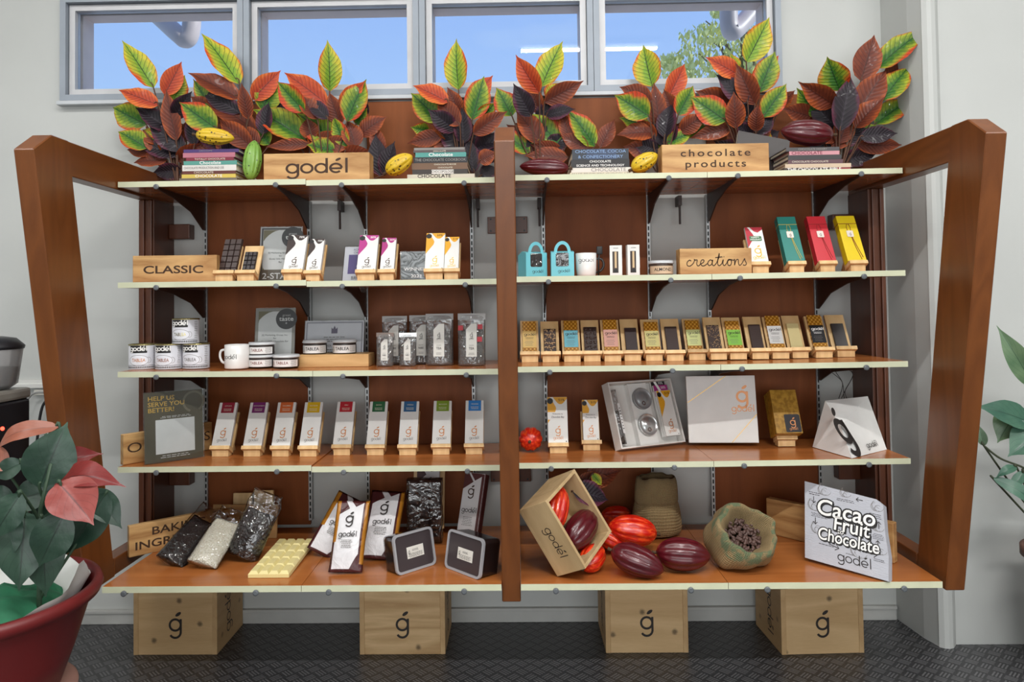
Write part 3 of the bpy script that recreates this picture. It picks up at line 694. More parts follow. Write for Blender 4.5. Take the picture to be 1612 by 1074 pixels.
def pod(kind, label, c, axis, L, R, group=None, spin=0.0, blunt=0.45, flat=1.0):
    """c centre, axis from stalk to tip"""
    t = thing('cacao_pod', label, 'pod', c, group=group)
    n, m = 60, 26; bm = B(); rings = []
    for i in range(m + 1):
        v = i / m; x = -0.5 + v
        r = (1 - abs(2 * v - 1) ** 2.3) ** 0.62 if 0 < v < 1 else 0.0
        r *= 1.0 + 0.18 * (0.5 - v) ; r = max(r, 0.03)
        if v > 0.82: r *= 1 - 0.9 * (v - 0.82) ** 1.2
        ring = []
        for k in range(n):
            a = 2 * pi * k / n
            g = 1 - 0.105 * (1 - abs(cos(5 * a)) ** 0.6) * min(1, 6 * v, 6 * (1 - v)) - 0.03 * (1 - abs(cos(10 * a)) ** .5)
            g *= 1 + 0.025 * noise.noise(Vector((cos(a) * 2.2, sin(a) * 2.2, v * 7 + len(label))))
            ring.append(bm.verts.new((R * r * g * cos(a + spin), R * r * g * sin(a + spin), L * x)))
        rings.append(ring)
    for q, w in zip(rings, rings[1:]):
        for k in range(n): bm.faces.new((q[k], q[(k + 1) % n], w[(k + 1) % n], w[k]))
    bm.faces.new(rings[0][::-1]); bm.faces.new(rings[-1])
    new('rind', bm, pod_material(kind), t, True)
    bm = B(); lathe(bm, [(0.0, -L * .5 - 0.012), (0.006, -L * .5 - 0.012), (0.005, -L * .5), (0.0075, -L * .5 + 0.01), (0, -L * .5 + 0.01)], 10)
    new('stalk', bm, mat((74, 54, 34), 0.8), t, True)
    t.rotation_mode = 'QUATERNION'; t.rotation_quaternion = Vector(axis).to_track_quat('Z', 'Y')
    return t
def podpx(kind, label, a, b, y0, y1, R, group=None, spin=0.3):
    A, Bv = P(a[0], a[1], y0), P(b[0], b[1], y1); return pod(kind, label, (A + Bv) / 2, Bv - A, (Bv - A).length, R, group, spin)
GP = 'pods on the top shelf'
podpx('yellow', 'speckled yellow cacao pod lying on the purple book', (308, 212), (369, 218), -0.37, -0.36, 0.031, GP)
podpx('green', 'speckled green cacao pod leaning against the dark-lettered block sign', (394, 284), (401, 221), -0.36, -0.33, 0.034, GP)
podpx('yellow', 'speckled yellow cacao pod leaning on the second book stack', (608, 272), (649, 245), -0.38, -0.385, 0.034, GP)
podpx('maroon', 'dark maroon cacao pod on the shelf beside the middle post', (896, 265), (818, 262), -0.38, -0.37, 0.032, GP)
podpx('yellow', 'speckled yellow cacao pod leaning on the chocolate products sign', (994, 267), (1035, 243), -0.38, -0.385, 0.031, GP)

# ---------------------------------------------------------------- books
PAGE = MB('page_edges', 0.8); _x, _y, _z = PAGE.xyz(PAGE.co()); PAGE.color(PAGE.mix((206, 196, 172), (236, 228, 208), (_z * 900.0).sin() * 0.5 + 0.5)); PAGE = PAGE.m
def book(label, x, y, z, w, h, d, col, title=None, tcol=WHITE, tsize=0.6, tx=0.0, band=None, rz=0.0, shear=0.0, group='cookbooks stacked on the top shelf', extra=None, bold=0.0):
    """a book lying flat, spine to the viewer: w along x, h thick, d deep"""
    t = thing('book', label, 'book', (x, y, z), rz, group=group)
    c = mat(col, 0.45); bm = B(); k = 0.0022 if h > 0.009 else 0.0014
    box2(bm, (-w / 2, 0, 0), (w / 2, d, k)); box2(bm, (-w / 2, 0, h - k), (w / 2, d, h)); box2(bm, (-w / 2, 0, k), (w / 2, k, h - k)); new('cover', bm, c, t)
    boxo('pages', (-w / 2 + 0.003, k + 0.0003, k + 0.0002), (w / 2 - 0.003, d - 0.004, h - k - 0.0002), PAGE, t)
    if band: rect(t, band[0] * w, band[1] * w, 0.0008, h - 0.0008, mat(band[2], 0.5), -0.0003, 'spine_band')
    if title:
        s = title if isinstance(title, list) else [title]
        for i, q in enumerate(s):
            o = text(t, q, tx * w, h * (1 - (i + 0.5) / len(s)), h * tsize / len(s) * 1.3, tcol, -0.0006, 1.15, shear=shear, bold=bold, name='title')
            xs_ = [v.co.x for v in o.data.vertices]; room = (w * 0.94 if not band else w * min(0.94, max(0.36, band[1] - band[0] if 'OPOL' in q else 0.9))); room -= 2 * abs(tx) * w * (0 if 'OPOL' in q else 1)
            if max(xs_) - min(xs_) > room:
                k_ = room / (max(xs_) - min(xs_))
                for v in o.data.vertices: v.co.x = tx * w + (v.co.x - tx * w) * k_
    if extra: extra(t, w, h)
    return t
def stack(level_items, y, zbase, gapz=0.0004):
    z = zbase
    for it in reversed(level_items):
        px0, px1, h = it['px'][0], it['px'][1], it['h']
        yy = y + it.get('dy', 0.0); a, b = P(px0, 260, yy).x, P(px1, 260, yy).x
        book(it['label'], (a + b) / 2, yy, z, b - a, h, it.get('d', 0.2), it['col'], it.get('t'), it.get('tc', WHITE), it.get('ts', 0.6), it.get('tx', 0), it.get('band'), it.get('rz', 0), it.get('sh', 0), bold=it.get('b', 0))
        z += h + gapz
GREYT = mat((150, 146, 140), 0.6); PALE = mat((226, 220, 200), 0.5); LBLUE = mat((120, 150, 190), 0.5); REDT = mat((170, 50, 60), 0.5)
def zz(px): return zs(1, P(px, 280, -.36).x) + 0.0006
stack([dict(label='thin purple book on top of the stack beside the green pod', px=(289, 376), h=.0118, col=(70, 48, 104), t='CHOCOLATE', tc=GREYT, ts=.45, tx=-.1),
       dict(label='pink-spined book under the purple one', px=(288, 370), h=.0172, col=(176, 108, 124), d=.19),
       dict(label='crimson book titled Totally Chocolate', px=(293, 368), h=.0118, col=(124, 40, 56), t='TOTALLY CHOCOLATE', tc=PALE, d=.185, ts=.6),
       dict(label='teal book titled Chocolate in the stack beside the green pod', px=(289, 373), h=.0148, col=(84, 148, 136), t='Chocolate', ts=.85, b=.01),
       dict(label='white book about chocolate production and use', px=(287, 372), h=.0212, col=(214, 212, 206), t='CHOCOLATE PRODUCTION AND USE', tc=GREYINK, ts=.42, tx=-.1, b=.01, d=.21),
       dict(label='thin brown book above the yellow-banded one', px=(287, 371), h=.0114, col=(96, 48, 42), t='CHOCOLATE', tc=PALE, ts=.7, tx=-.1),
       dict(label='cream and yellow book titled Chocolate', px=(286, 371), h=.0137, col=(204, 182, 84), t='CHOCOLATE', ts=.8, d=.21, b=.01, band=(-.2, .2, (190, 160, 60))),
       dict(label='grey-brown book at the bottom beside the green pod', px=(282, 373), h=.0172, col=(110, 104, 90), d=.215)], -.385, zz(330))
stack([dict(label='thin grey book topmost of the stack beside the middle post', px=(652, 732), h=.0085, col=(130, 126, 122)),
       dict(label='thin dark grey book second in the stack beside the middle post', px=(651, 733), h=.0085, col=(84, 72, 72), t='CHOCOLATE', tc=PALE, ts=.6),
       dict(label='teal book titled Chocolate in the stack beside the middle post', px=(654, 734), h=.0165, col=(76, 146, 138), t='Chocolate', ts=.85, b=.01),
       dict(label='black chocolate cookbook with grey lettering', px=(651, 736), h=.0205, col=(34, 34, 38), t='THE CHOCOLATE COOKBOOK', tc=GREYT, ts=.5, d=.22),
       dict(label='brown book with pale specks on its spine', px=(648, 736), h=.0236, col=(108, 80, 58), t=['CHOCOLATE BOOK', 'CHOCOLATE'], tc=PALE, ts=.5, tx=.1, d=.22),
       dict(label='dark book with a white title box', px=(649, 736), h=.0165, col=(52, 46, 42), t='CHOCOPOLOGIE', tc=INK, ts=.6, tx=.05, band=(-.15, .25, (222, 220, 214)), b=.01, d=.22),
       dict(label='cream book with heavy dark Chocolate title', px=(641, 747), h=.0142, col=(198, 194, 176), t='CHOCOLATE', tc=INK, ts=.95, tx=-.1, b=.015, d=.23),
       dict(label='cream book lying lowest beside the yellow pod', px=(638, 745), h=.0085, col=(206, 200, 182), t='CHOCOLATE', tc=GREYT, ts=.7, d=.23)], -.38, zz(690))
stack([dict(label='thick blue-black book about cocoa and confectionery', px=(901, 990), h=.0385, col=(40, 46, 56), t=['CHOCOLATE, COCOA', '& CONFECTIONERY'], tc=LBLUE, ts=.62, d=.23, band=(-.25, .28, (52, 66, 92)), b=.01),
       dict(label='black book titled Chocolate Science and Technology', px=(899, 991), h=.0285, col=(32, 30, 32), t=['CHOCOLATE', 'SCIENCE AND TECHNOLOGY'], ts=.6, d=.24, b=.01),
       dict(label='white book with red script beside its Chocolate title', px=(899, 994), h=.0165, col=(216, 212, 202), t='CHOCOLATE', tc=GREYINK, ts=.85, tx=.12, d=.24),
       dict(label='cream book lowest in the stack beside the maroon pod', px=(897, 996), h=.0145, col=(208, 202, 178), t='MAST BROTHERS CHOCOLATE', tc=GREYINK, ts=.7, d=.25)], -.38, zz(945))
stack([dict(label='dark grey book topmost under the maroon pod', px=(1238, 1322), h=.0135, col=(74, 72, 74), t='CHOCOLATE DESSERT', tc=GREYT, ts=.5),
       dict(label='pink book titled Chocolate', px=(1243, 1322), h=.0135, col=(196, 140, 148), t='CHOCOLATE', tc=mat((120, 40, 60), .5), ts=.9, tx=-.15, b=.01),
       dict(label='black-spined book below the pink one', px=(1241, 1325), h=.0165, col=(58, 56, 58), d=.21),
       dict(label='purple-brown book with small pale print', px=(1241, 1327), h=.0140, col=(92, 64, 72), t='CHOCOLATE CHOCOLATE', tc=PALE, ts=.5, tx=-.1),
       dict(label='thin cream book above the chocolate bible', px=(1236, 1340), h=.0140, col=(196, 178, 154), d=.23),
       dict(label='dark book titled The Chocolate Bible', px=(1234, 1340), h=.0135, col=(56, 42, 40), t='THE CHOCOLATE BIBLE', ts=.95, tx=-.05, band=(.28, .49, (140, 56, 62)), b=.012, d=.24)], -.385, zz(1287))
podpx('maroon', 'large maroon cacao pod resting on the last book stack', (1312, 212), (1229, 206), -0.37, -0.37, 0.047, GP, 0.2)
for i, (cx, cy, w, h, rr_, col, lab) in enumerate([(1196, 222, .20, .27, rad(-12), (44, 36, 34), 'large dark book leaning behind the chocolate products sign'), (1204, 240, .17, .23, rad(-16), (70, 52, 44), 'brown book leaning behind the large dark one')]):
    p = P(cx, 262, -0.235 + 0.04 * i); p.z = zs(1, p.x) + 0.022
    t = thing('book', lab, 'book', p, 0.0, rad(-14), rad(12 + 3 * i), group='books leaning behind the sign')
    boxo('cover', (-w / 2, 0, 0), (w / 2, 0.003, h * .6), mat(col, .4), t); boxo('pages', (-w / 2 + .002, .0033, .002), (w / 2 - .002, .018, h * .6 - .003), PAGE, t); boxo('back_cover', (-w / 2, .0183, 0), (w / 2, .021, h * .6), mat(col, .4), t)
    if i == 0: text(t, 'lily', w * .36, h * .36, .03, COPPER, -.0004, shear=.4, name='title')

# ---------------------------------------------------------------- wooden word blocks
def block(label, l, pxa, pxb, y, h, d, rz=0.0, m=None, bevel=0.002, name='wooden_sign', cat='sign', z=None):
    a, b = P(pxa, 300, y), P(pxb, 300, y); x = (a.x + b.x) / 2; w = (b.x - a.x) / cos(rz)
    t = thing(name, label, cat, (x, y, (zs(l, x) + .0006) if z is None else z), rz)
    bm = B(); box2(bm, (-w / 2, 0, 0), (w / 2, d, h), bevel); new('block', bm, m or PINEX, t)
    return t, w
t, w = block('big pine block sign bearing the maker\'s word in dark brown', 1, 415, 582, -.40, .103, .075)
wordmark(t, -0.0, 0.030, 0.036, BURN, -0.0006, 0.19, sx=1.32)
t, w = block('pine block sign carved with chocolate products', 1, 1043, 1212, -.40, .106, .07)
text(t, 'chocolate', 0, .073, .036, BURN, -.0006, 1.35, bold=.012, space=1.3); text(t, 'products', 0, .034, .036, BURN, -.0006, 1.35, bold=.012, space=1.25)
t, w = block('pine block sign carved CLASSIC', 2, 210, 340, -.372, .098, .03, rad(2))
text(t, 'CLASSIC', -.005, .045, .039, BURN, -.0006, 1.5, bold=.018)
t, w = block('pine block sign with the cursive word creations', 2, 1068, 1181, -.40, .092, .06)
bm = B()
CUR = [[(.52, .42), (.35, .5), (.12, .3), (.15, .05), (.4, 0), (.7, .2)], [(.7, .2), (.85, .48), (.8, .55), (.95, .5), (1.1, .5), (1.05, .15), (1.2, 0), (1.4, .15)],
       [(1.4, .15), (1.7, .3), (1.75, .48), (1.55, .5), (1.42, .25), (1.55, .02), (1.8, .02), (2.1, .2)], [(2.55, .42), (2.35, .5), (2.12, .25), (2.25, .02), (2.5, .15), (2.6, .48)], [(2.6, .5), (2.55, .15), (2.7, 0), (2.95, .2)],
       [(2.95, .2), (3.2, .7), (3.25, 1.05), (3.12, .6), (3.08, .15), (3.25, 0), (3.5, .2)], [(2.85, .68), (3.55, .74)], [(3.5, .2), (3.62, .5), (3.58, .15), (3.72, 0), (3.95, .2)], [(3.66, .72), (3.72, .76)],
       [(3.95, .2), (4.1, .48), (4.3, .5), (4.42, .3), (4.3, .02), (4.08, .05), (4.05, .35), (4.3, .5), (4.62, .42)], [(4.62, .42), (4.72, .5), (4.7, .02)], [(4.7, .02), (4.85, .42), (5.05, .5), (5.1, .15), (5.22, 0), (5.45, .2)],
       [(5.45, .2), (5.68, .56), (5.72, .4), (5.85, .15), (5.72, 0), (5.5, .05)]]
for st in CUR: ribbon(bm, [(p.x, p.y) for p in spline([(a, b, 0) for a, b in st], 6)], .085, -.0006)
for v in bm.verts: v.co.x = (v.co.x - 2.9) * .0365; v.co.z = v.co.z * .042 + .030
new('lettering', bm, BURN, t)
# ================================================================ SECOND TIER
def ink(c): return mat(c, 0.5)
def product(label, name, cat, loc, rz, lean, w, h, t, col, group=None, rough=0.4, bevel=0.001, part='carton'):
    r = thing(name, label, cat, loc, rz, -lean, group=group)
    bm = B(); carton(bm, w, h, t, bevel); new(part, bm, col if not isinstance(col, tuple) else mat(col, rough), r)
    return r
def on_easel(l, px, label, name, cat, w, h, t, col, y=None, py=None, slabel=None, sw=None, hb=None, group=None, lean=LEAN, rz=0.0, part='carton', dx=0.0, bevel=0.001, sgroup='pine easel stands', yoff=0.0005):
    loc = on(l, px, py) if py else onx(l, px, y)
    st, seat = easel(slabel or ('pine easel stand holding the ' + ' '.join(label.split()[:11])), sw or w + 0.002, hb or h * 0.82, loc, rz, lean, sgroup)
    return product(label, name, cat, seat(yoff, 0.0006, dx), rz, lean, w, h, t, col, group, part=part, bevel=bevel)
def flag_box(r, w, h, c, pct=None, pc=WHITE, mark=COPPER, seal=True):
    m = ink(c)
    decal(r, [(-w/2, h*.995), (-w*.36, h*.995), (-w*.1, h*.80), (-w*.06, h*.75), (-w*.1, h*.68), (-w/2, h*.42)], m)
    decal(r, [(-w*.22, h*.995), (w*.0, h*.87), (w*.1, h*.84), (w*.22, h*.84), (w*.32, h*.87), (w*.495, h*.96), (w*.495, h*.995)], m)
    if pct: text(r, pct, w * .22, h * .93, h * .075, pc, -.0007, 1.1, bold=.01)
    if seal: disc(r, -w * .36, h * .91, w * .15, BLACK, -.0008, 'seal')
    gmark(r, 0, h * .2, h * .11, mark); wordmark(r, 0, h * .075, h * .045, mark, w=.17)
    rect(r, w * .38, w * .43, h * .015, h * .04, INK)
WCARD = mat((226, 225, 221), 0.35)
Y2 = -0.385
def tablet(bm, w, h, t, nx, nz, gap=0.004):
    box2(bm, (-w/2, t * .45, 0), (w/2, t, h))
    cw, ch = w / nx, h / nz
    for i in range(nx):
        for j in range(nz):
            x0, z0 = -w/2 + i * cw, j * ch; g = gap / 2
            a = [(x0 + .0003, z0 + .0003), (x0 + cw - .0003, z0 + .0003), (x0 + cw - .0003, z0 + ch - .0003), (x0 + .0003, z0 + ch - .0003)]
            b = [(x0 + g, z0 + g), (x0 + cw - g, z0 + g), (x0 + cw - g, z0 + ch - g), (x0 + g, z0 + ch - g)]
            va = [bm.verts.new((p[0], t * .45, p[1])) for p in a]; vb = [bm.verts.new((p[0], 0, p[1])) for p in b]
            bm.faces.new(vb)
            for k in range(4): bm.faces.new((va[k], va[(k + 1) % 4], vb[(k + 1) % 4], vb[k]))
    bmesh.ops.recalc_face_normals(bm, faces=bm.faces)
CHOC = mat((58, 42, 38), 0.4, bump=0.15); DCHOC = mat((44, 38, 38), 0.38, bump=0.1); WCHOC = mat((226, 210, 152), 0.4, bump=0.05)
def bare_tablet(l, px, label, w, h, t, nx, nz, m, slabel, sw, hb, y=None, py=None, dx=0.0, group='bare chocolate tablets on stands', lean=LEAN, surf=None, rz=0.0):
    loc = on(l, px, py) if py else onx(l, px, y)
    st, seat = easel(slabel, sw, hb, loc, rz, lean)
    r = thing('chocolate_tablet', label, 'chocolate', seat(0.0335 - t - 0.0006, 0.0006, dx), rz, -lean, group=group)
    bm = B()
    if nx: tablet(bm, w, h, t, nx, nz)
    else: carton(bm, w, h, t, 0.0015)
    new('tablet', bm, m, r)
    if surf: surf(r, w, h)
    return r
bare_tablet(2, 351, 'large dark ribbed chocolate tablet on a stand next to the CLASSIC sign', .066, .153, .012, 3, 6, CHOC, 'pine easel stand holding the large dark tablet next to the CLASSIC sign', .070, .128, y=Y2)
bare_tablet(2, 385, 'small dark chocolate tablet of fifteen squares on a pale board', .046, .098, .009, 3, 5, DCHOC, 'pine easel stand holding the small fifteen-square tablet', .068, .128, y=Y2, dx=-.004)
FILM = clear('clear_acrylic', (248, 250, 250), 0.10, 0.02)
def award(label, loc, w, h, lean, rz, card, border, draw, group='award cards in clear holders'):
    t = thing('award_card', label, 'award', loc, rz, -lean, group=group)
    boxo('card', (-w/2 + .002, .0015, .002), (w/2 - .002, .0025, h - .002), card, t)
    if border: 
        bm = B(); e = .006; f = .012
        for a in ((-w/2 + e, e, w/2 - e, f), (-w/2 + e, h - f, w/2 - e, h - e), (-w/2 + e, f, -w/2 + f, h - f), (w/2 - f, f, w/2 - e, h - f)):
            bm.faces.new([bm.verts.new(p) for p in ((a[0], .0011, a[1]), (a[2], .0011, a[1]), (a[2], .0011, a[3]), (a[0], .0011, a[3]))])
        new('printed_border', bm, border, t)
    draw(t, w, h)
    boxo('clear_holder', (-w/2, -.001, 0), (w/2, .0036, h), FILM, t)
    bm = B(); prism(bm, [(.004, 0), (.06 + sin(lean) * .03, -sin(lean) * .06), (.004, .06)], -.01, .01); new('prop', bm, FILM, t)
    return t
GCARD = mat((190, 188, 186), 0.4); SILV = mat((222, 221, 219), 0.4); CHAR = mat((58, 56, 58), 0.4); OLIVE = mat((120, 112, 84), 0.5)
def taste(t, w, h, stars, lines):
    rect(t, -w/2 + .013, w/2 - .013, .014, h - .014, OLIVE, .0010); 
    pts = [p for p in arc(w * .12, h * .5, h * .46, 0, 354, 40)]
    pts = [(min(w/2 - .0135, max(-w/2 + .0135, a)), min(h - .0145, max(.0145, b))) for a, b in pts]
    decal(t, pts, SILV, .0007, 'pale_circle')
    disc(t, w * .27, h * .80, w * .26, CHAR, .0003, 'round_seal'); text(t, 'great', w * .27, h * .865, h * .062, GCARD, 0, 1.1); text(t, 'taste', w * .27, h * .80, h * .11, WHITE, 0, 1.15, bold=.012); text(t, '★' if False else '*', w * .27, h * .71, h * .08, WHITE, 0)
    for i, q in enumerate(lines): text(t, q, 0.0, h * (.52 - i * .055), h * .04, CHAR, 0, 1.1)
    if stars: rect(t, -w/2 + .004, w/2 - .004, .004, h * .22, ink((96, 84, 70)), .0004); text(t, stars, -.01, h * .1, h * .15, SILV, 0, 1.1, bold=.01)
p = onx(2, 440, -.27)
award('award card with round dark seal and 2-STAR at its foot', p, .160, .216, rad(10), rad(4), GCARD, CHAR, lambda t, w, h: taste(t, w, h, '2-STAR', ['JSJ Marketing Group, Inc', 'for', 'Godel 50% Milk Choc', 'Bar']))
GB = 'cartons with a slanted colour flash on the second tier'
for px, lab, c, w, h, pct, pc, mk in ((459, 'large white carton with dark brown corners marked 70%', (52, 38, 34), .071, .152, '70%', WHITE, BURN), (491, 'smaller white carton with dark brown corners', (52, 38, 34), .053, .139, '70%', WHITE, BURN),
        (575, 'large white carton with magenta corners marked 50%', (178, 48, 132), .069, .152, '50%', WHITE, BURN), (608, 'smaller white carton with magenta corners', (170, 40, 120), .051, .139, '50%', WHITE, BURN),
        (683, 'large white carton with yellow corners on the second tier', (226, 164, 36), .069, .157, '50%', INK, GOLD), (710, 'smaller white carton with yellow corners on the second tier', (232, 166, 20), .052, .139, '51%', INK, GOLD)):
    r = on_easel(2, px, lab, 'chocolate_carton', 'box', w, h, .018, WCARD, y=Y2, hb=.134, group=GB, sw=max(w, .058), sgroup='pine easel stands'); flag_box(r, w, h, c, pct, pc, mk)
def acad(t, w, h):
    for i, q in enumerate(['ACADEMY OF', 'CHOCOLATE']): text(t, q, 0, h * (.90 - i * .085), h * .085, ink((70, 58, 110)), .0008, .85)
    rect(t, -w*.36, w*.36, h*.22, h*.76, ink((84, 66, 126)), .0010); text(t, 'A', 0, h*.53, h*.36, SILV, .0006, 1.0); text(t, '2023', 0, h*.27, h*.09, SILV, .0006, 1.2); text(t, 'BRONZE', 0, h*.1, h*.13, INK, .0008, .95)
award('white award card with purple square and the word BRONZE', onx(2, 566, -.31), .135, .142, rad(18), rad(-3), mat((206, 204, 212), .4), None, acad)
t = thing('award_plaque', 'small mirror-silver plaque marked WINNER 2023', 'award', onx(2, 651, -.34), rad(3), rad(-8)); 
mir = MB('mirror_silver', 0.12, 1.0); mir.color((214, 216, 220)); mir.bump(mir.noise(mir.co(), 20, 2, .5, 1.5), .25, .006)
boxo('plate', (-.05, 0, 0), (.05, .012, .112), mir.m, t, .004); text(t, 'WINNER', .005, .042, .017, SILV, -.0006, 1.2); text(t, '2023', .01, .016, .017, SILV, -.0006, 1.2)

# light blue gable boxes
CY = mat((112, 196, 208), 0.45)
def gable(label, px, y, rz):
    w, h, d = .082, .094, .075
    t = thing('gift_box', label, 'box', onx(2, px, y), rz, group='light blue handled boxes')
    bm = B(); prism(bm, [(-.0, 0), (d, 0), (d, h * .86), (d * .5 , h * 1.0), (0.0, h * .93)], -w/2, w/2); new('carton', bm, CY, t)
    bm = B(); o = [(.030 * cos(rad(a)), h * .93 + .040 * sin(rad(a))) for a in range(0, 181, 12)]; i_ = [(.019 * cos(rad(a)), h * .93 + .028 * sin(rad(a))) for a in range(180, -1, -12)]
    prism(bm, o + i_, .004, .0065, 'y'); new('handle', bm, CY, t)
    decal(t, rrect(-.024, .022, .036, h * .93 - .002, .006), ink((62, 46, 42)), -.0003, 'window'); 
    decal(t, rrect(-.023, .021, .037, h * .93 - .003, .006), clear('crinkled_film', (230, 232, 234), .25, .06), -.0009, 'window_film')
    wordmark(t, .004, .015, .0075, INK, sx=1.2)
    return t
gable('light blue handled box nearest the middle post, turned slightly', 845, -.37, rad(22))
gable('light blue handled box facing straight out next to the white mug', 886, -.385, 0)
def mug(label, loc, rz, handle_m, logo_dx=0.0, r=.037, h=.084, flare=0.0, logo_h=.0085):
    t = thing('mug', label, 'mug', loc, rz)
    bm = B(); lathe(bm, [(r * (.86 if flare else .97), 0), (r * (.93 if flare else 1), .004), (r, h * .35), (r * (1 + flare), h), (r * (1 + flare) - .003, h + .001), (r - .004, h * .5), (r * .8, .006), (0, .005)], 40); new('cup', bm, mat((232, 231, 228), .18), t, True)
    return t
t = mug('white mug with the dark word, a black handle and a black spoon beside it', onx(2, 923, -.34), 0, BLACK, flare=.03)
bm = B(); tube(bm, spline([(.033, 0, .064), (.056, 0, .062), (.064, 0, .042), (.054, 0, .022), (.034, 0, .014)], 5), .0045, 10); new('handle', bm, mat((34, 30, 30), .3), t, True)
def curved_wordmark(t, h, z, r, m, a0=0.0, sx=1.2, w=.16):
    o = wordmark(t, 0, z, h, m, 0, w, sx=sx)
    for v in o.data.vertices:
        a = v.co.x / r + a0; v.co = (r * sin(a), -r * cos(a), v.co.z)
    return o
curved_wordmark(t, .0105, .052, .0376, INK, -.1)
sp = thing('spoon', 'black spoon standing upright against the white mug', 'spoon', t.location + Vector((.043, -.012, 0))); bm = B()
tube(bm, [(0, 0, 0.0), (0.001, 0, .06), (0.004, .0, .082)], [.0035, .003, .003], 8); box(bm, (.005, 0, .094), (.022, .006, .030), .0029, Matrix.Rotation(0, 3, 'X')); new('spoon_body', bm, BLACK, sp, True)
def slim(label, px, rz, lean):
    w, h, d = .044, .112, .03
    t = thing('slim_box', label, 'box', onx(2, px, -.36), rz, -lean, group='slim white window boxes')
    boxo('carton', (-w/2, .001, 0), (w/2, d, h), WCARD, t, .0008); rect(t, -w*.28, w*.2, h*.1, h*.8, ink((58, 44, 38)), .0006, 'window'); rect(t, -w*.1, w*.06, h*.26, h*.79, ink((206, 178, 136)), .0003, 'stick')
    text(t, 'hot chocolate', 0, h*.91, h*.05, INK, .0003, .55, bold=.01); decal(t, [(w*.5, h*.62), (w*.5, h*.25), (w*.32, h*.22), (w*.24, h*.30), (w*.24, h*.58)], WCARD, .0001, 'side_flap')
    rect(t, -w*.2, w*.16, h*.12, h*.22, BLACK, .0002, 'dark_base')
slim('slim white window box tilted beside the spoon', 970, rad(-8), rad(5)); slim('slim white window box upright between its twin and the jar', 998, rad(3), 0)
JARG = clear('jar_plastic', (236, 238, 238), .16, .03)
def jar(label, loc, rz, r, h, lid_m, fill, lab_m, words, wm, group='low lidded jars', mark=True):
    t = thing('jar', label, 'jar', loc, rz, group=group)
    bm = B(); lathe(bm, [(r * .9, 0), (r * .97, .003), (r * .97, h * .68), (r * .93, h * .8)], 36); new('jar_body', bm, fill, t, True)
    bm = B(); lathe(bm, [(r * .985, h * .78), (r * 1.04, h * .80), (r * 1.04, h * .86), (r * 1.0, h * .90), (r * .98, h), (r * .94, h * .985), (0, h * .975)], 36); new('lid', bm, lid_m, t, True)
    bm = B(); n = 20; a0, a1 = -1.35, 1.35; rr = r * .985
    va = [bm.verts.new((rr * sin(a0 + (a1 - a0) * i / n), -rr * cos(a0 + (a1 - a0) * i / n), h * .08)) for i in range(n + 1)]; vb = [bm.verts.new((v.co.x, v.co.y, h * .62)) for v in va]
    for i in range(n): bm.faces.new((va[i], va[i + 1], vb[i + 1], vb[i]))
    new('paper_label', bm, lab_m, t, True)
    o = text(t, words, 0, h * .37, h * .31, wm, 0, .95, bold=.015)
    for v in o.data.vertices: a = v.co.x / rr - .02; v.co = (rr * 1.006 * sin(a), -rr * 1.006 * cos(a), v.co.z)
    if mark:
        o = gmark(t, -r * .85, h * .28, h * .2, wm, 0)
        for v in o.data.vertices: a = v.co.x / rr - .02; v.co = (rr * 1.006 * sin(a), -rr * 1.006 * cos(a), v.co.z)
    o = print_lines(t, r * .65, r * 1.2, h * .14, h * .58, 6, GREYINK, 0)
    for v in o.data.vertices: a = v.co.x / rr; v.co = (rr * 1.004 * sin(a), -rr * 1.004 * cos(a), v.co.z)
    return t
LIDM = mat((198, 200, 202), .25); DFILL = mat((52, 42, 38), .3)
jar('small jar with cream label standing next to the creations sign', onx(2, 1041, -.36), 0, .043, .052, LIDM, mat((70, 54, 44), .3), mat((206, 180, 150), .5), 'ALMOND', INK, 'low lidded jars', False)
# red and white bar, then the tall ribboned boxes
r = on_easel(2, 1199, 'red and white festive bar with gold emblem beside the creations sign', 'chocolate_carton', 'box', .063, .153, .012, WCARD, y=-.36, hb=.12)
w, h = .063, .153; RD = ink((176, 40, 56))
decal(r, [(-w/2, h*.995), (-w*.36, h*.995), (-w*.1, h*.8), (-w*.06, h*.74), (-w*.1, h*.68), (-w/2, h*.42)], RD); decal(r, [(-w*.22, h*.995), (w*.0, h*.87), (w*.2, h*.84), (w*.495, h*.93), (w*.495, h*.995)], RD)
decal(r, rrect(-w*.34, w*.36, h*.6, h*.74, .004), ink((60, 110, 70)), -.0007, 'greeting_patch'); text(r, 'HAPPY', 0, h*.70, h*.06, WHITE, -.001, 1.1, bold=.01); text(r, 'HOLIDAY', 0, h*.64, h*.06, WHITE, -.001, 1.0, bold=.01)
gmark(r, 0, h*.24, h*.16, GOLD); wordmark(r, 0, h*.1, h*.06, GOLD, w=.18)
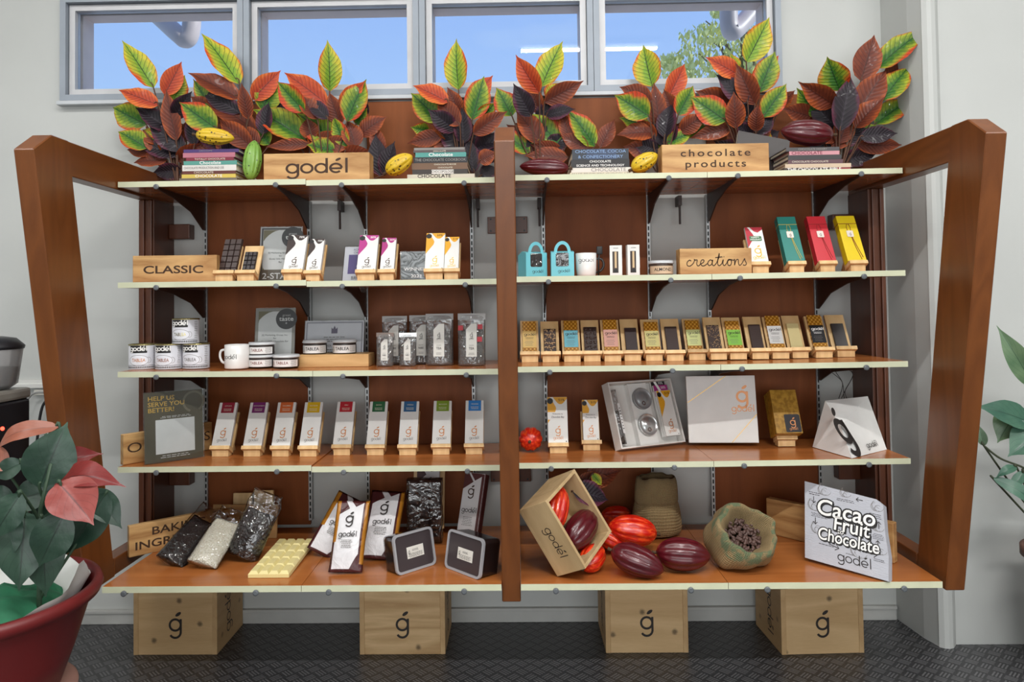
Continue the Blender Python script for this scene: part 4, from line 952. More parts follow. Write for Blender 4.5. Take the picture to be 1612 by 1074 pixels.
for px, lab, c, cord in ((1256, 'tall teal box tied with gold cord', (34, 122, 112), (190, 170, 80)), (1305, 'tall red box tied with red and gold cord', (196, 40, 52), (150, 40, 40)), (1353, 'tall yellow box tied with dark red cord', (224, 196, 24), (120, 28, 30))):
    w, h = .068, .198
    r = on_easel(2, px, lab, 'ribboned_box', 'box', w, h, .031, mat(c, .42), y=-.36, hb=.12, group='tall ribboned boxes', sw=.06, sgroup='pine easel stands')
    cm = ink(cord); z = h * .82
    bm = B(); box2(bm, (-w/2 - .0008, -.0008, z - .001), (w/2 + .0008, .0318, z + .001)); o = new('cord', bm, cm, r)
    bm = B(); pts = spline([(-.002, -.001, z), (-.007, -.001, z * .88), (0, -.0012, z * .72), (.007, -.001, z * .88), (.002, -.001, z)], 5); tube(bm, pts, .0009, 5)
    tube(bm, spline([(.002, -.001, z * .68), (.008, -.001, h * .3), (.018, -.001, h * .04)], 5), .0011, 5); tube(bm, spline([(.004, -.001, z * .68), (.012, -.001, h * .34), (.024, -.001, h * .08)], 5), .0011, 5); new('tassel', bm, cm, r)
    decal(r, rrect(-.012, .012, h * .52, h * .66, .003), mat((226, 214, 204), .5), -.0024, 'gift_tag'); gmark(r, 0, h * .56, h * .035, INK, -.0027)

# ================================================================ THIRD TIER
CANM = mat((206, 206, 212), .35, name='can_label'); GILT = mat((170, 160, 110), .25, .8); CHROME = mat((180, 182, 182), .2, .9)
def wrap(o, r, a0=0.0):
    for v in o.data.vertices: a = v.co.x / r + a0; v.co = (r * sin(a), -r * cos(a), v.co.z)
    return o
def can(label, loc, rz, tin):
    r, h = .0475, .092
    t = thing('tin_can', label, 'can', loc, rz, group='stacked labelled cans')
    bm = B(); lathe(bm, [(r, 0), (r, .002), (r * .985, .004), (r * .985, h - .005)], 44); new('can_body', bm, CANM, t, True)
    bm = B(); lathe(bm, [(r * .98, h - .0055), (r * 1.02, h - .004), (r * 1.02, h - .0015), (r * .99, h), (r * .94, h - .003), (0, h - .003)], 44); new('lid', bm, GILT, t, True)
    q = r * .991
    bm = B(); n = 12
    for x0, x1, z0, z1 in ((-.037, .026, h * .65, h * .935),):
        va = [bm.verts.new((x0 + (x1 - x0) * i / n, 0, z0)) for i in range(n + 1)]; vb = [bm.verts.new((v.co.x, 0, z1)) for v in va]
        for i in range(n): bm.faces.new((va[i], va[i + 1], vb[i + 1], vb[i]))
    wrap(new('name_band', bm, BLACK, t), q)
    wrap(wordmark(t, -.006, h * .735, .0122, WHITE, 0, .27, sx=1.08), q * 1.006)
    bm = B(); ribbon(bm, [(.036 * cos(rad(a)) - .004, h * .36 + .019 * sin(rad(a))) for a in range(0, 361, 15)], .0012, 0); ribbon(bm, [(.030 + .01 * cos(rad(a)), h * .36 + .011 * sin(rad(a))) for a in range(-100, 101, 20)], .0012, 0); wrap(new('cup_outline', bm, GREYINK, t), q)
    wrap(text(t, 'TABLEA', -.004, h * .36, .017, tin, 0, .8, bold=.01), q * 1.003)
    bm = B()
    for k in range(22):
        x = -.066 + .006 * k
        bm.faces.new([bm.verts.new(p) for p in ((x, 0, h * .09), (x + .003, 0, h * .055), (x + .006, 0, h * .09), (x + .003, 0, h * .125))])
    for z in (h * .15, h * .03):
        n = 30; va = [bm.verts.new((-.066 + .132 * i / n, 0, z)) for i in range(n + 1)]; vb = [bm.verts.new((v.co.x, 0, z + .0014)) for v in va]
        for i in range(n): bm.faces.new((va[i], va[i + 1], vb[i + 1], vb[i]))
    wrap(new('chain_border', bm, INK, t), q)
    wrap(print_lines(t, .05, .066, h * .2, h * .9, 10, GREYINK, 0), q)
    return t
c1 = on(3, 224.5, 580.5); c2 = on(3, 266, 580.5); c3 = on(3, 309, 579.5)
can('white can at the end of the bottom row, farthest from the mug', c1, rad(14), COPPER); can('white can in the middle of the bottom row of three', c2, rad(1), mat((150, 90, 60), .4, .3)); can('white can of the bottom row nearest the mug', c3, rad(-1), GREYINK)
can('white can standing on top of the other three', Vector(((c2.x + c3.x) / 2 + .01, c2.y + .012, c2.z + .0924)), rad(1), GILT)
t = mug('plain white mug with the dark word, standing between the cans and jars', on(3, 373, 580), 0, WHITE, r=.043, h=.086)
bm = B(); tube(bm, spline([(-.040, 0, .068), (-.058, 0, .064), (-.062, 0, .044), (-.054, 0, .024), (-.040, 0, .018)], 5), .0045, 10); new('handle', bm, mat((232, 231, 228), .18), t, True)
curved_wordmark(t, .011, .036, .0432, INK, -.36, 1.15)
WLAB = mat((228, 226, 224), .45); RBR = ink((120, 60, 50))
GJ = 'low lidded jars'
ja = on(3, 411, 578); h_ = .046
jar('jar with rust-lettered label at the foot of the pair by the plain mug', ja, rad(-3), .0475, h_, LIDM, DFILL, WLAB, 'TABLEA', RBR, GJ)
jar('jar with rust-lettered label stacked on another jar', ja + Vector((.002, .004, h_ + .0006)), rad(-6), .0475, h_, LIDM, DFILL, WLAB, 'TABLEA', RBR, GJ)
jar('single jar with rust-lettered label beside the pine block', on(3, 451, 578), rad(-3), .0475, h_, LIDM, DFILL, WLAB, 'TABLEA', RBR, GJ)
award('award card with round dark seal behind the jar pair', onx(3, 431, -.22), .155, .222, rad(9), rad(4), mat((150, 146, 138), .4), None, lambda t, w, h: taste(t, w, h, None, ['JSJ Marketing Group, Inc.', 'for', 'Godel 70% Chocolate Bar']))
pb = on(3, 522, 578)
t, w = block('long pine block carrying two jars', 3, 467, 578, pb.y, .046, .12, 0, PINEX2, .001, 'pine_block', 'block', pb.z)
ztop = pb.z + .0466
for px, py, lab in ((496, 559, 'jar with black-lettered label on the pine block, nearer the mug'), (542.5, 560, 'jar with black-lettered label and leaf mark on the pine block')):
    q = PZ(px, py, ztop); q.y = pb.y + .055
    jar(lab, Vector((P(px, 545, q.y).x, q.y, ztop)), rad(0), .0455, .053, LIDM, DFILL, WLAB, 'TABLEA', INK, GJ)
def merit(t, w, h):
    text(t, 'ORDER OF MERIT', 0, h*.42, h*.075, GREYINK, .0006, 1.0); decal(t, [(-.012, h*.7), (.012, h*.7), (.012, h*.84), (.006, h*.8), (0, h*.88), (-.006, h*.8), (-.012, h*.84)], ink((96, 84, 110)), .0006, 'crest')
    print_lines(t, -w*.22, w*.22, h*.5, h*.64, 3, GREYINK, .0006); print_lines(t, -w*.15, w*.15, h*.15, h*.36, 4, GREYINK, .0006)
award('landscape award certificate leaning behind the pine block', onx(3, 524, -.17), .236, .175, rad(12), rad(0), mat((222, 220, 226), .4), ink((160, 158, 168)), merit)
FROST = mat((176, 174, 172), .45)
def pillow_pts(w, h, t, nx, nz, fb=1, btm=0.7, top=0.0, taper=0.0):
    rows = []
    for j in range(nz + 1):
        v = j / nz; pz = (1 - v ** 2.2) * (1 - btm) * (1 - (1 - v) ** 6) + btm * (1 - v ** 1.6) if btm else (1 - abs(2 * v - 1) ** 2.6)
        pz = max(pz, top); row = []
        for i in range(nx + 1):
            u = -1 + 2 * i / nx; px_ = (1 - abs(u) ** 2.4) ** .8 if abs(u) < 1 else 0
            ww = w * (1 - taper * v - .03 * pz)
            row.append((u * ww / 2, -fb * t / 2 * px_ * pz, v * h))
        rows.append(row)
    return rows
def pillow(name, parent, w, h, t, m, btm=.7, nx=14, nz=20, taper=0.0, rough=0.0, seed=0, v1=1.0, smooth=True):
    bm = B(); F = pillow_pts(w, h, t, nx, nz, 1, btm, 0, taper); K = pillow_pts(w, h, t, nx, nz, -1, btm, 0, taper)
    def mkv(p): 
        q = Vector(p)
        if rough: q += Vector((0, 1, .2)) * (noise.noise(q * 22 + Vector((seed, seed * 2, 0))) * rough * t)
        return bm.verts.new(q)
    rowsF = [[mkv(p) for p in r] for r in F]; rowsK = [[mkv(p) for p in r] for r in K]
    for rows, flip in ((rowsF, 0), (rowsK, 1)):
        for a, b in zip(rows, rows[1:]):
            for i in range(nx):
                q = (a[i], a[i + 1], b[i + 1], b[i]); bm.faces.new(q[::-1] if flip else q)
    for i in range(nx):
        try: bm.faces.new((rowsF[0][i + 1], rowsF[0][i], rowsK[0][i], rowsK[0][i + 1]))
        except ValueError: pass
    bmesh.ops.remove_doubles(bm, verts=bm.verts, dist=1e-6)
    return new(name, bm, m, parent, smooth)
def bumpy(name, a, b_, scale, depth=.004, rough=.5):
    key = ('bumpy', name)
    if key in MATS: return MATS[key]
    b = MB(name, rough); d = b.voronoi(b.co(), scale); b.color(b.mix(b_, a, d.step(.1, .55))); b.bump(d * -1.0 + 1.0, 1.0, depth); MATS[key] = b.m; return b.m
NIBS = bumpy('cacao_nibs', (54, 43, 37), (98, 82, 70), 190, .003)
PFILM = clear('crinkled_pouch_film', (246, 246, 246), .25, .07, .09)
def pouch(label, px, py, w, h, t, word, small, y=None, lab_dx=0, red=False, band=FROST):
    r = thing('pouch', label, 'pouch', on(3, px, py) if y is None else onx(3, px, y), 0, rad(-4), group='clear stand-up pouches')
    o = pillow('filling', r, w * .82, h * .66, t * .8, NIBS, .8, rough=.06, seed=px)
    for v in o.data.vertices: v.co.z += h * .03
    pillow('film', r, w, h, t, PFILM, .8, taper=0.02)
    bm = B(); box2(bm, (-w/2 * .985, -.0014, h * .88), (w/2 * .985, .0014, h * 1.003)); new('seal_strip', bm, band, r)
    lw = w * .38; z0, z1 = h * .17, h * .80; yy = -t * .46
    decal(r, [(-lw/2 + lab_dx, z0), (lw/2 + lab_dx, z0), (lw/2 + lab_dx, z1), (lab_dx, z1), (-lw/2 + lab_dx, z1 - lw * .55)], mat((214, 213, 206), .5), yy, 'paper_label')
    decal(r, [(-lw/2 + lab_dx, z1 - lw * .3), (-lw*.1 + lab_dx, z1 + .0), (-lw/2 + lab_dx, z1)], ink((70, 42, 34)), yy - .0004, 'brown_corner')
    gmark(r, lab_dx, h * .55, h * .055, INK, yy - .0006); wordmark(r, lab_dx, h * .5, h * .018, INK, yy - .0006, .17); text(r, word, lab_dx, h * .325, h * .068 * (1 if len(word) < 4 else .9), INK, yy - .0006, .85, bold=.015); text(r, small, lab_dx, h * .385, h * .03, INK, yy - .0006, .85); print_lines(r, lab_dx - lw * .3, lab_dx + lw * .3, h * .2, h * .25, 2, GREYINK, yy - .0006)
    if red:
        for dx, dz in ((-.04, .72), (.032, .74), (.03, .5)):
            rect(r, dx - .009, dx + .009, h * dz - .009, h * dz + .009, ink((176, 40, 52)), yy + .004, 'red_tag')
    return r
pouch('tall clear pouch of nibs behind the small pouch with the brown top', 621, 0, .098, .185, .05, 'NIBS', 'CACAO', -.185)
pouch('tall clear pouch of nibs behind the small pouch with the silver top', 664, 0, .098, .187, .05, 'NIBS', 'CACAO', -.185)
pouch('small clear pouch of nibs with a brownish top strip', 606, 577, .066, .125, .038, 'NIBS', 'CACAO', band=mat((140, 120, 108), .35)); pouch('small clear pouch of nibs with a bright silver top strip', 642, 576.5, .066, .123, .038, 'NIBS', 'CACAO', band=mat((222, 222, 220), .25, .5))
pouch('large clear pouch of cacao tea with a plain label, between the nib and red-tagged pouches', 692, 575.5, .106, .193, .055, 'TEA', 'CACAO'); pouch('large clear pouch of tea bags with red tags nearest the middle post', 743, 576, .104, .193, .055, 'TEA', 'CACAO', red=True)

# patterned bars and bare bars on stands
HON = MB('gold_patterned_wrapper', .35); _v = HON.voronoi(HON.co(scale=(1, .02, 1)), 120); _x, _y, _z = HON.xyz(HON.co())
_d = ((_x * 420.0).sin() * (_z * 360.0).sin()); HON.color(HON.mix(HON.mix((150, 92, 18), (204, 146, 40), _d.step(-.5, .3)), (232, 206, 150), _d.step(.75, .95))); HON = HON.m
def wrapped(px, py, lab, c, txt=INK, h=.14, dx=0.0, roll=0.0):
    w = .053; loc = on(3, px, py)
    st, seat = easel('pine easel stand holding the ' + lab, .069, .148, loc)
    r = thing('wrapped_bar', lab, 'chocolate bar', seat(.0225, .0008 + abs(roll) * .02, dx), 0, -LEAN, roll, group='gold patterned bars on stands')
    bm = B(); carton(bm, w, h, .0105, .002); new('wrapper', bm, HON, r)
    z0, z1 = h * .2, h * .70; rect(r, -w/2, w/2, z0, z1, mat(c, .5), -.0003, 'paper_band')
    wordmark(r, .002, z0 + (z1 - z0) * .72, .0078, txt, -.0007, .2, sx=1.25); print_lines(r, -w*.32, w*.32, z0 + (z1 - z0) * .5, z0 + (z1 - z0) * .63, 2, txt, -.0006); print_lines(r, -w*.36, w*.3, z0 + .006, z0 + (z1 - z0) * .42, 4, GREYINK, -.0006, .25)
def studs(kind):
    def f(r, w, h):
        rr = random.Random(kind); bm = B(); m = mat((196, 160, 116), .5)
        if kind == 'cashew':
            for i in range(3):
                for j in range(6):
                    cx, cz = -w*.32 + i * w*.32 + rr.uniform(-.002, .002), h*.08 + j * h*.165 + (i % 2) * .006; a0 = rr.uniform(0, 360)
                    tube(bm, [(cx + .0055 * cos(rad(a0 + k)), -.0005, cz + .0055 * sin(rad(a0 + k))) for k in range(0, 200, 28)], .0022, 6)
        elif kind == 'almond':
            m = mat((66, 48, 42), .35)
            for i in range(3):
                for j in range(6):
                    cx, cz = -w*.3 + i * w*.3, h*.08 + j * h*.165; a = rr.uniform(.4, 1.2) * (1 if (i + j) % 2 else -1)
                    d = Vector((cos(a), 0, sin(a))) * .008; c = Vector((cx, -.0005, cz)); tube(bm, [c - d, c - d * .5, c, c + d * .5, c + d], [.0008, .0036, .0044, .0032, .0006], 8)
        else:
            for k in range(90):
                cx, cz = rr.uniform(-w*.46, w*.46), rr.uniform(h*.03, h*.97); q = rr.uniform(.0012, .0021)
                tube(bm, [(cx, -.0012, cz - q), (cx, -.0012, cz), (cx, -.0012, cz + q)], [q * .3, q, q * .3], 6)
        new({'cashew': 'cashew_topping', 'almond': 'almond_topping', 'nib': 'nut_topping'}[kind], bm, m, r, True)
    return f
G3 = 'bare chocolate tablets on stands'
SPK = MB('speckled_dark_chocolate', .45); SPK.color(SPK.mix((54, 40, 40), (150, 130, 120), SPK.voronoi(SPK.co(), 160).step(.14, .06) * .6)); SPK = SPK.m
wrapped(834.5, 571, 'gold patterned bar with yellow band nearest the middle post', (222, 186, 112))
bare_tablet(3, 867.5, 'dark tablet studded with cashews', .046, .108, .009, 0, 0, CHOC, 'pine easel stand holding the cashew-studded tablet', .069, .145, py=571, surf=studs('cashew'), group=G3)
wrapped(901.5, 570.5, 'gold patterned bar with light blue band', (110, 184, 200), h=.142)
bare_tablet(3, 933, 'dark tablet covered with whole almonds', .050, .114, .009, 0, 0, CHOC, 'pine easel stand holding the almond-covered tablet', .069, .148, py=570, surf=studs('almond'), group=G3)
wrapped(965.5, 570, 'gold patterned bar with pink band', (222, 166, 150), h=.144)
bare_tablet(3, 997, 'dark speckled tablet next to the pink-banded bar', .045, .108, .009, 0, 0, SPK, 'pine easel stand holding the speckled tablet', .069, .150, py=569, group=G3, dx=.003)
wrapped(1031, 569, 'gold patterned bar with straw yellow band and short wrapper', (214, 204, 134), h=.132, dx=.002)
bare_tablet(3, 1064, 'plain dark tablet between the straw and pale-green banded bars', .046, .112, .009, 0, 0, CHOC, 'pine easel stand holding the dark tablet after the straw-banded bar', .069, .150, py=569, group=G3)
wrapped(1099, 567.5, 'gold patterned bar with pale yellow-green band, slightly tilted', (214, 220, 150), h=.136)
bare_tablet(3, 1133, 'dark tablet sprinkled with chopped nuts', .046, .112, .009, 0, 0, CHOC, 'pine easel stand holding the nut-sprinkled tablet', .066, .150, py=567, surf=studs('nib'), group=G3, dx=-.002)
wrapped(1164, 566.5, 'gold patterned bar with bright lime green band', (140, 204, 78), h=.128)
bare_tablet(3, 1199, 'plain dark tablet next to the lime-banded bar', .044, .112, .009, 0, 0, CHOC, 'pine easel stand holding the dark tablet after the lime-banded bar', .068, .150, py=566, group=G3, dx=.002)
wrapped(1231, 565.5, 'gold patterned bar with white band', (222, 222, 220), h=.148)
bare_tablet(3, 1262, 'pale white-chocolate tablet on a stand', .045, .114, .009, 0, 0, WCHOC, 'pine easel stand holding the white-chocolate tablet', .066, .152, py=564.5, group=G3)
wrapped(1299.5, 564, 'gold patterned bar with black band', (28, 30, 34), WHITE, h=.148)
bare_tablet(3, 1334, 'smooth blackish tablet at the end of the row past the black-banded bar', .047, .110, .009, 0, 0, DCHOC, 'pine easel stand holding the blackish end tablet', .073, .152, py=562.5, group=G3)

# ================================================================ FOURTH TIER
a = on(4, 194, 733); b = on(4, 334, 708)
rz_ = math.atan2(b.y - a.y, b.x - a.x); wd = (b - a).length
t = thing('wooden_sign', 'long pine sign mostly hidden behind the survey sign, only O and S showing', 'sign', (a + b) / 2, rz_); bm = B(); box2(bm, (-wd/2, 0, 0), (wd/2, .022, .108), .002); new('block', bm, PINEX, t)
text(t, 'O', -wd/2 + .040, .055, .05, BURN, -.0006, 1.4); text(t, 'S', wd/2 - .022, .055, .05, BURN, -.0006, 1.2)
a = on(4, 227, 733) ; b = on(4, 322, 719.5); rz_ = math.atan2(b.y - a.y, b.x - a.x); wd = (b - a).length
t = thing('survey_sign', 'dark olive sign in a clear holder reading HELP US SERVE YOU BETTER', 'sign', (a + b) / 2, rz_, rad(-3)); hh = .256
OL = MB('olive_card', .4); OL.color(OL.mix((70, 64, 46), (96, 86, 62), OL.noise(OL.co(), 6, 3))); 
boxo('card', (-wd/2 + .003, .0015, .003), (wd/2 - .003, .003, hh - .003), OL.m, t)
YEL = ink((214, 172, 70))
for i, q in enumerate(['HELP US', 'SERVE YOU', 'BETTER!']): text(t, q, -wd/2 + .014, hh * (.90 - i * .082), .0225, YEL, .001, 1.12, 'LEFT', bold=.014)
rect(t, -wd*.31, wd*.34, hh*.12, hh*.60, mat((232, 232, 230), .5), .001, 'white_panel'); print_lines(t, -wd*.25, wd*.3, hh*.615, hh*.65, 2, SILV, .001); print_lines(t, -wd*.25, wd*.27, hh*.055, hh*.105, 2, SILV, .001)
bm = B(); ribbon(bm, arc(wd*.33, hh*.82, .036, -60, 250, 24), .008, .0012); bm2 = new('ring_mark', bm, ink((120, 112, 92)), t)
boxo('clear_holder', (-wd/2, -.001, 0), (wd/2, .0045, hh), FILM, t); bm = B(); prism(bm, [(.005, .001), (.016, .001), (.016, .003), (.005, .03)], -wd/2 + .01, wd/2 - .01); new('foot', bm, FILM, t)
cols = [(345, 719, (140, 26, 48), 'COSTA RICA', 'dark red'), (395, 719, (112, 30, 98), 'SOUTH COTABATO', 'purple'), (440, 719, (204, 100, 44), 'COLOMBIA', 'orange'), (484, 719, (214, 172, 12), 'ECUADOR', 'yellow'), (537, 717, (178, 30, 44), 'PERU', 'bright red'),
        (590, 717, (34, 96, 58), 'DAVAO', 'dark green'), (641, 717, (44, 96, 140), 'VENEZUELA', 'steel blue'), (694, 716, (122, 150, 40), 'MADAGASCAR', 'lime green'), (746, 715.5, (46, 124, 196), 'NICARAGUA', 'light blue')]
for px, py, c, nm, cn in cols:
    w, h = .0695, .172
    r = on_easel(4, px, 'white chocolate bar with %s square at its top' % cn, 'chocolate_carton', 'chocolate bar', w, h, .014, WCARD, py=py + 1, hb=.145, sw=.0695, group='white bars with coloured squares')
    rect(r, -w*.34, w*.36, h*.755, h*.999, ink(c), -.0003, 'colour_square'); text(r, nm, .001, h*.915, h*.036, PALE, -.0007, .75 if len(nm) > 8 else 1, bold=.01); print_lines(r, -w*.24, w*.26, h*.79, h*.86, 2, PALE, -.0007, .3)
    gmark(r, .0, h*.24, h*.115, COPPER); wordmark(r, 0, h*.105, h*.045, GREYINK, w=.17)
# the right-hand half
E_ = on(4, 836, 712); pod('red', 'round red cacao pod seen end-on beside the middle post on the fourth tier', Vector((E_.x, E_.y + .02, E_.z + .0465)), (0.08, 1, 0.0), .12, .0445)
for px, py, w, h, lab in ((879.5, 715, .074, .170, 'larger white carton with yellow corners and a paper greeting band'), (932, 710.5, .060, .152, 'smaller white carton with yellow corners and a paper greeting band')):
    r = on_easel(4, px, lab, 'chocolate_carton', 'box', w, h, .018, WCARD, py=py, hb=h * .74, sw=.070, group='yellow cornered cartons on the fourth tier', lean=rad(16)); flag_box(r, w, h, (224, 162, 32), '51%', INK, COPPER)
    rect(r, -w/2, w/2, h*.5, h*.665, mat((224, 220, 216), .5), -.0010, 'paper_band'); text(r, 'Welcome to', 0, h*.625, h*.05, INK, -.0013, .9); text(r, 'Chocolate Bay', 0, h*.555, h*.06, INK, -.0013, .8, shear=.2, bold=.01)
def quadframe(A, Bp, top, tilt_roll=None):
    """root matrix with x along A->B, z along the lean towards top, y into the depth"""
    x = (Bp - A).normalized(); m = (A + Bp) / 2; z = (top - m); z = (z - x * z.dot(x)); h = z.length; z.normalize(); y = z.cross(x)
    M = Matrix((x, y, z)).transposed().to_4x4(); M.translation = m; return M, (Bp - A).length, h
def framed(name, label, cat, M, group=None):
    t = thing(name, label, cat, group=group); t.matrix_world = M; return t
# open gift box leaning on the wall, with its contents
A = on(4, 979, 713); Bq = on(4, 1080, 701); tp = P(1003, 604, -.135)
M, w, h = quadframe(A, Bq, tp); D = .045
KEEP = M
M = M @ Matrix.Translation((0, -0.004, 0.012))
t = framed('gift_box', 'open white gift box leaning back, filled with cans and bars', 'box', M)
KR = mat((214, 211, 206), .5)
boxo('tray_back', (-w/2, D - .003, 0), (w/2, D, h), KR, t)
for nm, a_, b_ in (('tray_side', (-w/2, 0, 0), (-w/2 + .006, D - .003, h)), ('tray_side', (w/2 - .006, 0, 0), (w/2, D - .003, h)), ('tray_end', (-w/2 + .006, 0, 0), (w/2 - .006, D - .003, .006)), ('tray_end', (-w/2 + .006, 0, h - .006), (w/2 - .006, D - .003, h))): boxo(nm, a_, b_, KR, t, .001)
def inside(name, label, cat, x, z, y=0.0, group='contents of the open gift box'): return framed(name, label, cat, M @ Matrix.Translation((x, y, z)), group)
q = inside('insert_box', 'white card insert holding two cans in the open gift box', 'insert', -.005, .0072); boxo('insert', (-.046, .016, 0), (.040, D - .0035, h - .016), WCARD, q)
for z, lab, mm in ((h * .69, 'grey-lidded can set in the upper part of the open gift box', mat((150, 152, 154), .3, .3)), (h * .29, 'silver pull-ring can set in the lower part of the open gift box', mat((200, 202, 202), .22, .7))):
    c = inside('round_can', lab, 'can', -.002, .0072 + z, .0155); r_ = h * .165
    bm = B(); lathe(bm, [(r_, 0), (r_, .010), (r_ * .97, .012), (r_ * .93, .010), (r_ * .90, .0085), (r_ * .6, .0085), (r_ * .58, .0095), (0, .0095)], 40); bmesh.ops.rotate(bm, cent=(0, 0, 0), matrix=Matrix.Rotation(rad(90), 3, 'X'), verts=bm.verts); new('can_body', bm, mm, c, True)
    bm = B(); ribbon(bm, arc(0, -r_ * .45, r_ * .16, 0, 360, 16), .003, -.0118); new('pull_ring', bm, CHROME, c)
q = inside('chocolate_carton', 'white carton with yellow corners, front one of the bars in the open gift box', 'box', w/2 - .046, .030, .006); ww, hh = .066, h * .70
boxo('carton', (-ww/2, 0, 0), (ww/2, .008, hh), WCARD, q); flag_box(q, ww, hh, (224, 162, 32), '51%', INK, COPPER)
for k, (c, lab) in enumerate((((160, 46, 120), 'magenta-topped carton tucked behind the yellow one in the gift box'), ((36, 28, 30), 'black-topped carton tucked furthest back in the gift box'))):
    q = inside('chocolate_carton', lab, 'box', w/2 - .048 - .002 * k, .030, .0150 + .009 * k); hh2 = hh + .024 + .02 * k; boxo('carton', (-ww/2, 0, 0), (ww/2, .008, hh2), WCARD, q); rect(q, -ww/2, ww/2, hh2 - .045, hh2, ink(c)); text(q, '70%' if k else '50%', .012, hh2 - .011, .014, WHITE, -.0006); decal(q, [(-.022, hh2), (-.010, hh2), (.010, hh2 - .045), (-.002, hh2 - .045)], WHITE, -.0006, 'white_flash')
q = inside('pouch', 'clear pouch with dark filling lying along the side of the open gift box', 'pouch', -w/2 + .026, .02, .022); pillow('filling', q, .028, h * .5, .016, NIBS, 0, 8, 12); o = pillow('film', q, .034, h * .82, .022, PFILM, 0, 8, 14); rect(q, .004, .014, h * .15, h * .6, WLAB, -.0115, 'paper_label'); print_lines(q, .006, .012, h*.2, h*.55, 8, INK, -.0119)
# closed lid box
A = on(4, 1084, 702.5); Bq = on(4, 1194, 702.5); tp = P(1120, 597, -.135)
M, w, h = quadframe(A, Bq, tp); M = M @ Matrix.Translation((0.002, -0.004, 0.012)); t = framed('gift_box', 'closed white gift box with copper emblem and thin gold corner lines', 'box', M); boxo('lid', (-w/2, 0, 0), (w/2, .028, h), WCARD, t, .001)
bm = B(); ribbon(bm, [(-w/2 + .002, h*.60), (0.02, h - .001)], .0022, -.0005); new('gold_line', bm, GOLD, t); bm = B(); ribbon(bm, [(w*.12, .001), (w/2 - .001, h*.42)], .0022, -.0005); new('gold_line', bm, GOLD, t)
gmark(t, w*.30, h*.60, h*.17, COPPER, w=.2); wordmark(t, w*.30, h*.46, h*.07, COPPER, w=.17)
# gold box on a stand
GP_ = MB('gold_floral_paper', .45); GP_.color(GP_.mix((150, 108, 26), (184, 140, 48), GP_.noise(GP_.co(), 60, 3).step(.4, .6))); r = on_easel(4, 1240, 'mustard gold box with a black tag on a stand', 'gift_box', 'box', .098, .168, .075, GP_.m, py=704, sw=.072, hb=.10, lean=rad(24), yoff=-.0425)
decal(r, rrect(-.012, .046, .004, .072, .006), ink((34, 34, 40)), -.0006, 'black_tag'); gmark(r, .017, .03, .020, COPPER, -.001); wordmark(r, .017, .0125, .0065, COPPER, -.001)
# folded white paper bag
F = on(4, 1341, 722); Lq = on(4, 1279, 704); Rq = on(4, 1396, 708); Bk = Lq + Rq - F; Bk.y = min(Bk.y, -.055)
Tl = P(1299, 631, (Lq.y + F.y) / 2 + .06); Tr = P(1366, 624, (Rq.y + Bk.y) / 2 + .0); Tm = (Tl + Tr) / 2
base = (F + Bk) / 2; base.z = F.z
t = thing('paper_bag', 'white folded paper gift bag with a large black emblem and wire handles', 'bag', base)
bm = B(); Q = lambda v: bm.verts.new(v - base)
G0 = F.lerp(Tl.lerp(Tr, .1), .55) + Vector((0.0, -0.012, 0))
vs = [Q(x) for x in (F, Lq, Bk, Rq, Tl, Tr, G0)]
f, l, k, r_, tl, tr_, g = vs
for q in ((f, l, g), (l, tl, g), (f, g, r_), (g, tr_, r_), (g, tl, tr_), (l, k, tl), (k, tr_, tl), (k, r_, tr_), (f, r_, k, l)): bm.faces.new(q)
bmesh.ops.recalc_face_normals(bm, faces=bm.faces); new('paper_shell', bm, mat((226, 225, 222), .55), t)
def onface(a, b, c, fn, m, name, off=.0012):
    """print on the bag face a (corner), b (along), c (up)"""
    a, b, c = a - base, b - base, c - base; x = (b - a).normalized(); n = (b - a).cross(c - a).normalized()
    if n.y > 0: n = -n
    z = n.cross(x); z = z if z.z > 0 else -z
    o = fn(); 
    for v in o.data.vertices: v.co = a + x * v.co.x + z * v.co.z + n * off
    return o
wR = (Rq - F).length
onface(F, Rq, Tr, lambda: wordmark(t, wR * .66, .020, .0145, INK, 0, .15, sx=1.1), INK, 'l')
onface(F, Rq, Tr, lambda: gmark(t, .034, .052, .088, INK, 0, .26, shear=-.25, sx=.72), INK, 'l')
for k_ in (0.0, 0.02):
    bm = B(); c = Tm - base; tube(bm, spline([c + Vector((-.03 + k_, .0, -.0)), c + Vector((-.015, .0, .06)), c + Vector((-.055 + k_, .01, .105)), c + Vector((-.02 + k_, .01, .12)), c + Vector((.03, .01, .09)), c + Vector((-.005, 0, .03)), c + Vector((.0 - k_, 0, 0))], 6), .0013, 6); new('handle', bm, INK, t, True)
# ================================================================ BOTTOM SHELF
def mat_from(A, Z, face=None):
    """frame at A with z towards Z and its front (-y) turned as far as it goes to the viewer"""
    z = (Z - A).normalized(); f = ((face - A) if face is not None else Vector((0, -1, 0))).normalized(); y = -(f - z * f.dot(z)).normalized(); x = y.cross(z)
    M = Matrix((x, y, z)).transposed().to_4x4(); M.translation = A; return M
a = on(5, 203, 879); b = on(5, 352, 846)
rz_ = math.atan2(b.y - a.y, b.x - a.x); wd = (b - a).length
t = thing('wooden_sign', 'pine board sign carved BAKING INGREDIENTS behind the bags', 'sign', (a + b) / 2, rz_); bm = B(); box2(bm, (-wd/2, 0, 0), (wd/2, .022, .112), .002); new('block', bm, PINEX, t)
text(t, 'BAKING', -wd/2 + .075, .078, .040, BURN, -.0006, 1.35, 'LEFT', bold=.015); text(t, 'INGREDIENTS', -wd/2 + .018, .034, .040, BURN, -.0006, 1.35, 'LEFT', bold=.015)
